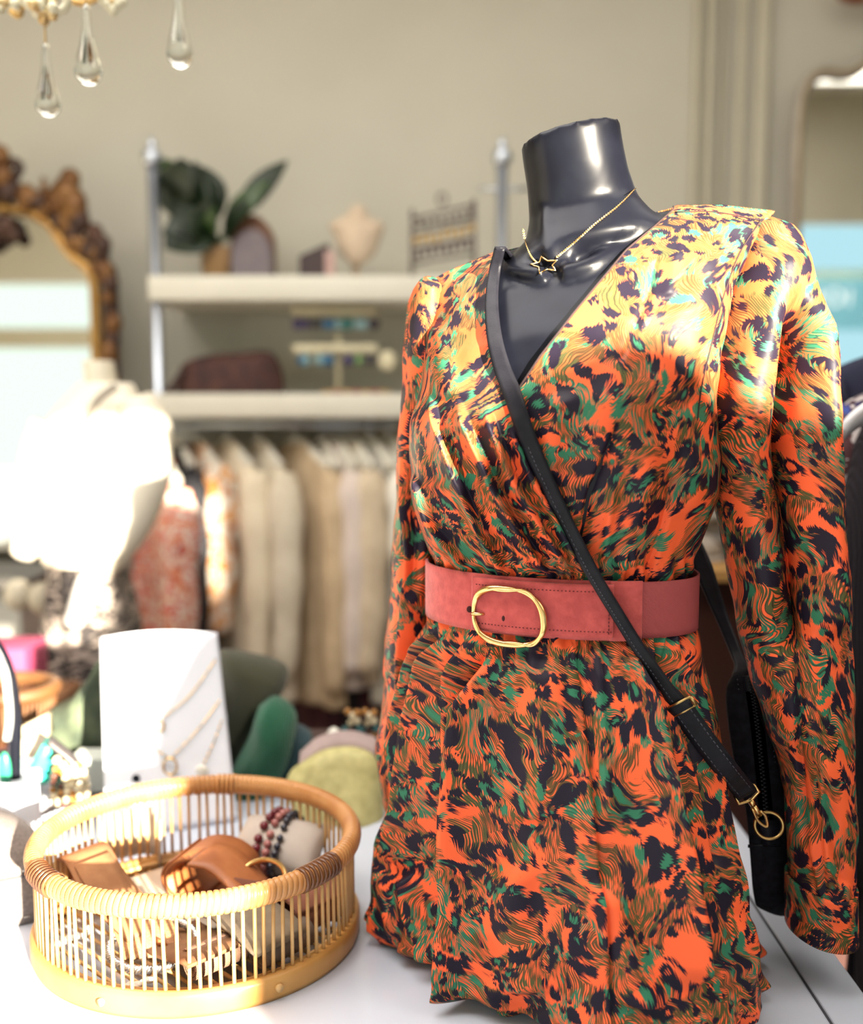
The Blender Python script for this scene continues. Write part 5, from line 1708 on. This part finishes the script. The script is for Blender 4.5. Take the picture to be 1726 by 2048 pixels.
# ------------------------------------------------------------------ gilt mirror at the left
YM = 3.12
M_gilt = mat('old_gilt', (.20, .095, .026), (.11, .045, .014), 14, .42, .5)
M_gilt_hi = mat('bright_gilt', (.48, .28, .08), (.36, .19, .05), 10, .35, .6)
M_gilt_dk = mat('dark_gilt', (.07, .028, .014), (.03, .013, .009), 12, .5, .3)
mm, mg, mb_ = new_mat('mirror_glass')
mb_.inputs['Base Color'].default_value = (.85, .86, .81, 1); mb_.inputs['Metallic'].default_value = 1.0; mb_.inputs['Roughness'].default_value = .02
gm = thing('gilt_mirror', 'ornate gilt mirror with carved crest standing against the back wall', 'mirror', (X(-30, YM), YM, .05))
half = [(-30, 414), (20, 416), (60, 424), (100, 446), (126, 486), (150, 515), (178, 536), (189, 560), (192, 640), (193, 740), (193, 1000), (193, 1330)]
mir = [(-60 - x, y) for x, y in half[::-1]]
path = [at(x, y, YM) for x, y in mir[:-1] + half]
pp = np.array(path)
dn = np.concatenate([np.linspace(pp[i], pp[i + 1], 6, endpoint=False) for i in range(len(pp) - 1)] + [pp[-1:]])
for _ in range(3): dn[1:-1] = (dn[:-2] + 2 * dn[1:-1] + dn[2:]) / 4
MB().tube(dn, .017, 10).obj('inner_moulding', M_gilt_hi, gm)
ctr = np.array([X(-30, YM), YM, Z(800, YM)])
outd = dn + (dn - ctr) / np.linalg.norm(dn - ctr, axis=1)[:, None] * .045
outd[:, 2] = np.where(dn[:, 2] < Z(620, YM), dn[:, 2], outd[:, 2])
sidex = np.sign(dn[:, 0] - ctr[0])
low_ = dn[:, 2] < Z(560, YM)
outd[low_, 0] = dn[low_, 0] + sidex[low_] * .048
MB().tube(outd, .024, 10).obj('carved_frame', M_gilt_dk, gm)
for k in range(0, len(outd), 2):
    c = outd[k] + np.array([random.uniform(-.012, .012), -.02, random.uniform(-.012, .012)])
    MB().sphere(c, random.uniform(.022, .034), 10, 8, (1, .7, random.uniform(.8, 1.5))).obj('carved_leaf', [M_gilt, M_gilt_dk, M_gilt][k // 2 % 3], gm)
glp = [tuple(p + np.array([0, .012, 0])) for p in dn] 
MB().add(glp, [tuple(range(len(glp)))]).obj('glass', mm, gm, smooth=False)
MB().prism([p + np.array([0, .016, 0]) for p in dn], (0, 1, 0), .02).obj('back_board', M_gilt_dk, gm, smooth=False)
MB().tube([at(-255, 1335, YM), at(195, 1335, YM)], .03, 10).obj('bottom_rail', M_gilt, gm)
for s_ in (1, -1):
    fx = lambda x: x if s_ == 1 else -60 - x
    for cx_, cy_, r_, sc_ in ((140, 358, 21, (1, .7, 1)), (132, 388, 30, (1, .7, 1.1)), (118, 400, 28, (1, .7, 1)), (150, 412, 28, (.9, .7, 1.3)), (158, 440, 22, (1, .7, 1.2)), (100, 402, 16, (.8, .7, 1.5)), (88, 376, 10, (.7, .7, 2.2)), (190, 470, 18, (1, .7, 1.3)), (205, 490, 18, (1, .7, 1.2))):
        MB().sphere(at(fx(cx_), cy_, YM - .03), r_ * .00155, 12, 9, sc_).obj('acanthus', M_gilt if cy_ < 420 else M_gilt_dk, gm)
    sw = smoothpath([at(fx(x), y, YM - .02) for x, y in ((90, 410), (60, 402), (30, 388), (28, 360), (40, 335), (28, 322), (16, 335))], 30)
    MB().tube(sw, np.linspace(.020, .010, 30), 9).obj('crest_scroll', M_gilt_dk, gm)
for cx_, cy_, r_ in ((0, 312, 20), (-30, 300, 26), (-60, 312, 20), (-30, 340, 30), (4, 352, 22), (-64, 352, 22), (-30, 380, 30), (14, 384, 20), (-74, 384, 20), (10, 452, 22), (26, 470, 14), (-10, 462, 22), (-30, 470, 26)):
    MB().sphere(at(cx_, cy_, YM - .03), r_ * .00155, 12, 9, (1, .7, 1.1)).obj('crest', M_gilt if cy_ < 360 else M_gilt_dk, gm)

# ------------------------------------------------------------------ cream dressed shop figure in front of the mirror
YD = 2.3
sf = thing('shop_mannequin', 'cream torso mannequin wearing the cream jumper in front of the gilt mirror', 'mannequin', (at(190, 1400, YD)[0], YD, 0))
M_skin = mat('cream_mannequin', (.64, .58, .46), None, 10, .6)
NKT = [((165, 212), 742), ((160, 218), 790), ((150, 230), 820)]


def loft(rows, Y, dep, n=40, jig=0.0, seed=0):
    P = []
    a = np.linspace(0, 2 * np.pi, n, endpoint=False)
    T = np.array([(y, l, r, d) for (l, r), y, d in rows], float)
    for y in np.linspace(T[0, 0], T[-1, 0], 46):
        l, r, d = (np.interp(y, T[:, 0], T[:, k]) for k in (1, 2, 3))
        ring = []
        for t in a:
            w = 1 + jig * math.sin(7 * t + seed + y * .012) * .5 + jig * math.sin(13 * t + y * .03) * .3
            p = at((l + r) / 2 + (r - l) / 2 * math.cos(t) * w, y, Y); p[1] -= d * math.sin(t) * w
            ring.append(p)
        P.append(ring)
    return MB().grid(np.array(P)[::-1], cu=True, capv=True)


loft([((168, 226), 722, .040), ((172, 232), 760, .045), ((150, 250), 800, .06), ((120, 280), 850, .08)], YD, 0).obj('neck', M_skin, sf)
MB().tube([(at(190, 1300, YD)[0], YD, .03), (at(190, 1300, YD)[0], YD, 1.0)], .018, 12).obj('pole', M_steel, sf)
MB().lathe([(.16, 0), (.16, .012), (.03, .03)], 32, (at(190, 1300, YD)[0], YD, 0)).obj('base', M_steel, sf)
jm = thing('cream_jumper', 'loose cream jumper on the torso mannequin, bright in the sun', 'jumper', (at(190, 1100, YD)[0], YD, at(190, 1110, YD)[2]))
M_cream = mat('cream_jersey', (.80, .74, .62), (.76, .69, .56), 12, .9, bump=.3, bscale=40, bdist=.006)
loft([((160, 262), 766, .055), ((118, 286), 812, .085), ((86, 300), 860, .105), ((72, 302), 940, .115), ((66, 288), 1020, .115), ((74, 262), 1080, .11), ((96, 236), 1124, .10)], YD, 0, 48, .05, 1).obj('body', M_cream, jm)
for pth, rr_ in (([(268, 800), (292, 860), (290, 960), (262, 1040), (222, 1105), (200, 1128)], [.045, .058, .055, .050, .044, .034]), ([(104, 850), (84, 920), (78, 1000), (66, 1060), (44, 1112)], [.045, .048, .046, .042, .026])):
    ys_ = np.linspace(0, 1, len(rr_))
    MB().tube(smoothpath([at(x, y, YD - .045) for x, y in pth], 26), np.interp(np.linspace(0, 1, 26), ys_, rr_), 16).obj('sleeve', M_cream, jm)
MB().tube(smoothpath([at(x, y, YD - .11) for x, y in ((232, 772), (196, 800), (168, 850), (150, 900))], 20), .009, 8).obj('neck_edge', mat('grey_trim', (.34, .30, .25), None, 20, .9), jm)
sk2 = thing('striped_skirt', 'black and beige streaked skirt under the cream jumper', 'skirt', (at(190, 1400, YD)[0], YD, at(190, 1440, YD)[2]))
M_zeb = blotch('streaked_print', [(.014, .011, .011), (.36, .30, .26), (.02, .016, .016), (.40, .33, .29)], 9.0, .9, (.8, .8, 2.4), 1.5)
loft([((108, 240), 1105, .10), ((96, 262), 1180, .12), ((86, 280), 1280, .135), ((80, 296), 1380, .15), ((78, 304), 1470, .155)], YD + .01, 0, 56, .05, 2).obj('body', M_zeb, sk2)
MB().tube(smoothpath([at(x, y, YD - .13) for x, y in ((205, 1120), (180, 1160), (160, 1210), (146, 1250))], 16), np.interp(np.linspace(0, 1, 16), [0, .4, 1], [.010, .026, .020]), 10).obj('sash', mat('white_sash', (.72, .70, .68), None, 10, .8), sk2)
# pale cardigan edge and light counter at the far left
M_lgrey = mat('light_grey_paint', (.50, .50, .46), None, 6, .7)
ctn = thing('grey_counter', 'light grey counter at the left edge behind the pink box', 'counter', (at(-40, 1300, 2.75)[0], 2.75, 0))
zc_ = at(0, 1150, 2.75)[2]
MB().box((at(-60, 1300, 2.75)[0], 2.82, zc_ / 2), (.36, .30, zc_ - .06), .004).obj('body', M_lgrey, ctn, smooth=False)
MB().box((at(-60, 1300, 2.75)[0], 2.82, zc_ - .015), (.40, .34, .03), .004).obj('top', mat('dark_counter_top', (.13, .12, .11), None, 8, .5), ctn, smooth=False)
for k, (px, py) in enumerate(((38, 1190), (86, 1196))):
    MB().sphere(at(px, py, 2.4), .036, 14, 10, (1, .8, 1.1)).obj('white_pompom', M_skin, label=['white fluffy pompom left of the streaked skirt', 'white fluffy pompom against the waist of the streaked skirt'][k], cat='pompom', group='white pompoms')
ped = thing('pedestal', 'dark wooden stool carrying the pink box at the left edge', 'stool', (at(20, 1400, 2.05)[0], 2.05, 0))
zt_ = at(0, 1392, 2.05)[2]
xp = at(10, 1392, 2.05)[0]
MB().box((xp, 2.08, zt_ - .015), (.24, .24, .03), .006).obj('seat', M_brown, ped)
for dx in (-.09, .09):
    for dy in (-.09, .09):
        MB().tube([(xp + dx, 2.08 + dy, 0), (xp + dx * .9, 2.08 + dy * .9, zt_ - .03)], .015, 10).obj('leg', M_brown, ped)
MB().box((at(22, 1392, 2.05)[0], 2.05, zt_ + .058), (.115, .12, .114), .004).obj('pink_box', mat('raspberry_card', (.27, .030, .085), (.24, .026, .075), 10, .7), label='raspberry pink box on the stool at the left edge', cat='box')

# ------------------------------------------------------------------ chandelier
YL = 1.42
chn = thing('chandelier', 'gilt beaded chandelier with glass drops at the top left corner', 'chandelier', tuple(at(60, -150, YL)))
gl, gg, gb = new_mat('clear_glass')
gb.inputs['Base Color'].default_value = (.97, 1, .98, 1); gb.inputs['Transmission Weight'].default_value = 1.0; gb.inputs['Roughness'].default_value = .03; gb.inputs['IOR'].default_value = 1.5
M_bead = mat('antique_bead', (.50, .33, .14), (.62, .50, .28), 30, .3, .5)
M_bead2 = mat('pearl_bead', (.66, .62, .45), None, 30, .25)
hub = at(60, -120, YL + .12)
MB().lathe([(.004, -.05), (.03, -.03), (.045, 0), (.03, .05), (.012, .10), (.012, .5)], 20, hub).obj('column', M_brass, chn)
for k, (px, py, dY) in enumerate(((90, 10, 0), (172, -70, -.04), (228, -20, .10), (355, -90, .02), (-60, 0, .05), (20, 20, .12))):
    e_ = at(px, py, YL + dY)
    MB().tube(smoothpath([hub, (hub + e_) / 2 + np.array([0, 0, -.05]), e_], 16), .005, 8).obj('arm', M_brass, chn)


def drop(px, y0, y1, wpx, Y, wire):
    L = (y1 - y0) * Y / F; r = wpx / 2 * Y / F
    top_ = at(px, y0, Y)
    prof = [(.0008, 0), (.22 * r, -.004), (.30 * r, -.10 * L), (.38 * r, -.3 * L), (.58 * r, -.52 * L), (.88 * r, -.72 * L), (1.0 * r, -.83 * L), (.92 * r, -.91 * L), (.6 * r, -.975 * L), (.15 * r, -.999 * L)]
    MB().lathe(prof[::-1], 24, top_).obj('glass_drop', gl, chn)
    MB().tube([top_ + np.array([0, 0, -.002]), top_ + np.array([0, 0, wire])], .0013, 6).obj('drop_wire', M_brass, chn)


drop(91, 84, 222, 49, YL, .045)
drop(172, 6, 157, 53, YL - .04, .05)
drop(356, -40, 122, 50, YL + .02, .05)
for k in range(24):
    px = -10 + k * 5.2 + random.uniform(-3, 3); py = 8 + 10 * math.sin(k * .9) + random.uniform(-8, 8)
    MB().sphere(at(px, py, YL + random.uniform(-.03, .05)), random.uniform(.006, .0095), 10, 7).obj('bead', M_bead2 if k % 3 else M_bead, chn)
for k in range(12):
    px = 84 + random.uniform(-12, 24); py = 4 + k * 3.6
    MB().sphere(at(px, py, YL + random.uniform(-.02, .02)), random.uniform(.0055, .0085), 10, 7).obj('bead', M_bead, chn)
for dx, dy in ((-20, -4), (-10, 6), (0, 14), (10, 6), (18, 0), (0, 0), (-4, -8), (8, -8), (0, 18)):
    MB().sphere(at(226 + dx, 4 + dy, YL + .1), .0075, 10, 7).obj('bead', M_bead if (dx, dy) == (0, 0) else M_bead2, chn)
MB().tube(smoothpath([at(118, -20, YL + .02), at(135, 0, YL + .02), at(128, 18, YL + .02), at(112, 24, YL + .02)], 14), [.006] * 14, 8).obj('leaf_scroll', M_bead2, chn)

# ------------------------------------------------------------------ pale mirror on the right wall part
YM2 = 3.34
tm = thing('pale_mirror', 'tall mirror in a pale grey wavy-topped frame on the right of the back wall', 'mirror', (X(1760, YM2), YM2, Z(900, YM2)))
M_frame2 = mat('pale_grey_frame', (.40, .36, .31), (.32, .285, .25), 12, .5)
M_frame_hi = mat('worn_gold_edge', (.36, .28, .16), None, 12, .5, .4)
h2 = [(1582, 1000), (1582, 480), (1584, 300), (1588, 220), (1600, 178), (1628, 158), (1665, 160), (1690, 156), (1712, 140), (1740, 118), (1770, 112)]
h2 = h2 + [(3540 - x, y) for x, y in h2[::-1][1:]]
TIL = math.radians(3.0)


def tilt(p):
    dz = p[2] - Z(900, YM2)
    return np.array([p[0], p[1] - dz * math.tan(TIL) - .0, p[2]])


pth = smoothpath([tilt(at(x, y, YM2)) for x, y in h2], 120)
MB().tube(pth, .020, 10).obj('frame', M_frame2, tm)
MB().tube(pth + np.array([0, -.016, 0]), .007, 8).obj('frame_bead', M_frame_hi, tm)
MB().tube([pth[0], pth[-1]], .022, 10).obj('bottom_rail', M_frame2, tm)
MB().add([tuple(p + np.array([0, .006, 0])) for p in pth], [tuple(range(len(pth)))]).obj('glass', mm, tm, smooth=False)
MB().prism([p + np.array([0, .010, 0]) for p in pth], (0, 1, 0), .012).obj('back_board', M_frame2, tm, smooth=False)
orn = thing('wall_ornament', 'dark red wooden ornament on the wall at the top right corner', 'ornament', tuple(at(1715, -12, 3.3)))
MB().sphere(at(1716, -14, 3.3), .05, 16, 10, (1.4, .5, .7)).obj('body', mat('red_wood', (.24, .08, .04), None, 10, .5), orn)
# blue window sign with white letters, read in the pale mirror
sgn = thing('window_sign', 'light blue shop window sign with white capital letters given an added glow, seen in the pale mirror', 'sign', (3.05, -1.16, 1.55))


def added_glow(name, c, e):
    m = mat(name, c, None, 7, .5)
    b = m.node_tree.nodes['Principled BSDF']
    b.inputs['Emission Color'].default_value = c4(c); b.inputs['Emission Strength'].default_value = e  # emission added so panel and letters look bright in the mirror
    return m


M_glow_blue = added_glow('glow_blue', (.20, .50, .62), .7)
MB().box((3.12, -1.17, 1.66), (.90, .02, .38), .003).obj('panel', M_glow_blue, sgn, smooth=False)
fc = bpy.data.curves.new('lettering', 'FONT'); fc.body = 'IOI'; fc.size = .19; fc.extrude = .013; fc.align_x = 'CENTER'; fc.space_character = 1.15
ft_ = bpy.data.objects.new('lettering_curve', fc); COL.objects.link(ft_)
bpy.context.view_layer.update()
me = bpy.data.meshes.new_from_object(ft_.evaluated_get(bpy.context.evaluated_depsgraph_get()))
bpy.data.objects.remove(ft_)
fo = bpy.data.objects.new('lettering', me); COL.objects.link(fo)
M_glow_letter = added_glow('glow_letter', (.92, .97, 1.0), 1.1)
me.materials.clear(); me.materials.append(M_glow_letter); fo.parent = sgn
fo.location = (0.03, -.01, .10); fo.rotation_euler = (math.pi / 2, 0, math.pi)

# ------------------------------------------------------------------ between the arm and the waist: cabinet and grey hats
YK = 2.05
cab = thing('brown_cabinet', 'dark brown cabinet with a light oak top edge, seen between waist and sleeve', 'cabinet', (at(1420, 1300, YK)[0], YK + .2, 0))
zk = at(1420, 1134, YK)[2]
xk = at(1425, 1134, YK)[0]
MB().box((xk + .06, YK + .22, (zk - .03) / 2), (.62, .40, zk - .03), .004).obj('body', mat('dark_brown_panel', (.045, .014, .010), (.035, .011, .008), 9, .45), cab, smooth=False)
MB().box((xk + .06, YK + .20, zk - .014), (.66, .46, .026), .003).obj('top', mat('oak_edge', (.42, .24, .08), (.34, .18, .055), 30, .5), cab, smooth=False)
for k, (px, py, r_, m_, lab) in enumerate(((1406, 1010, .050, (.36, .33, .29), 'grey knitted hat on top of the pile on the brown cabinet'), (1420, 1052, .058, (.26, .24, .22), 'mid grey hat under the top one on the brown cabinet'), (1398, 1098, .048, (.40, .35, .30), 'light greige hat standing on the cabinet beside the dress waist'), (1440, 1098, .050, (.17, .16, .16), 'charcoal grey hat standing on the cabinet next to the sleeve'))):
    c = at(px, py, YK + .10 + .03 * (k % 2))
    MB().sphere(c, r_, 18, 12, (1.0, .9, .86)).tube(np.array([c + np.array([r_ * .98 * math.cos(t), r_ * .88 * math.sin(t), -r_ * .42]) for t in np.linspace(0, 2 * np.pi, 24, endpoint=False)]), r_ * .16, 8, closed=True).obj('knitted_hat', mat('hat_wool_%s' % 'abcd'[k], m_, tuple(v * .7 for v in m_), 60, .95, bump=.6, bscale=150, bdist=.004), label=lab, cat='hat', group='grey hats on the brown cabinet')

# ------------------------------------------------------------------ clothes on the rack at the right edge
r2 = thing('clothes_rail', 'black clothes rail at the right edge carrying dark clothes', 'clothes rail', (.80, 1.5, 0))
M_railb = mat('black_rail', (.02, .02, .022), None, 9, .4)
MB().tube([(.80, .95, 1.52), (.80, 1.72, 1.52)], .014, 12).obj('rail', M_railb, r2)
for y in (.97, 1.70):
    MB().tube([(.80, y, .0), (.80, y, 1.53)], .014, 12).obj('post', M_railb, r2)
    MB().tube([(.55, y, .015), (1.05, y, .015)], .014, 12).obj('foot', M_railb, r2)
RG = 'dark clothes on the rail at the right edge'
M_bcoat = knit('black_rib_knit', (.010, .008, .012), (.016, .013, .018), 500, .95)
garment('coat', 'coat', 'black ribbed long coat nearest on the rail at the right edge', .795, 1.30, 0.0, 1.50, .205, .98, M_bcoat, RG, .05, .62, seed=2)
M_dfl = blotch('dark_floral_print', [(.05, .012, .02), (.06, .015, .02), (.55, .50, .50), (.04, .012, .025), (.02, .05, .25), (.05, .015, .02), (.25, .24, .10)], 22, .8)
garment('blouse', 'blouse', 'dark red blouse with white and blue flowers behind the black coat', .775, 1.40, 0.0, 1.48, .215, .75, M_dfl, RG, .045, .55, seed=5)
garment('jacket', 'jacket', 'navy jacket behind the dark floral blouse at the right edge', .79, 1.52, 0.0, 1.52, .215, .70, cloth('navy_cloth', (.012, .014, .04)), RG, .05, .5, seed=6)
garment('shirt', 'shirt', 'rust brown shirt behind the navy jacket at the right edge', .80, 1.62, 0.0, 1.50, .23, .70, cloth('rust_cloth', (.10, .022, .012)), RG, .05, .5, seed=7)
garment('dress', 'dress', 'royal blue long dress low at the right edge behind the table corner', .83, 1.22, 0.0, 1.50, .16, 1.30, cloth('royal_blue', (.010, .022, .13)), RG, .05, 0, seed=8, flare=1.75)
wp = thing('wide_hanger', 'wide white plastic hanger shoulder poking out at the right edge', 'hanger', tuple(at(1720, 850, 1.22)))
hp_ = smoothpath([at(1678, 872, 1.22), at(1690, 852, 1.22), at(1720, 826, 1.22), at(1770, 800, 1.22), at(1830, 780, 1.22)], 26)
MB().ribbon(hp_ + np.array([0, 0, -.004]), np.array([0, .012, -.012]), .010).obj('shoulder', mat('white_plastic', (.62, .62, .66), None, 9, .3), wp)
MB().tube(smoothpath([at(1830, 780, 1.22), np.array([.80, 1.22, 1.42]), np.array([.80, 1.22, 1.545])], 14), .003, 6).obj('hook', M_steel, wp)
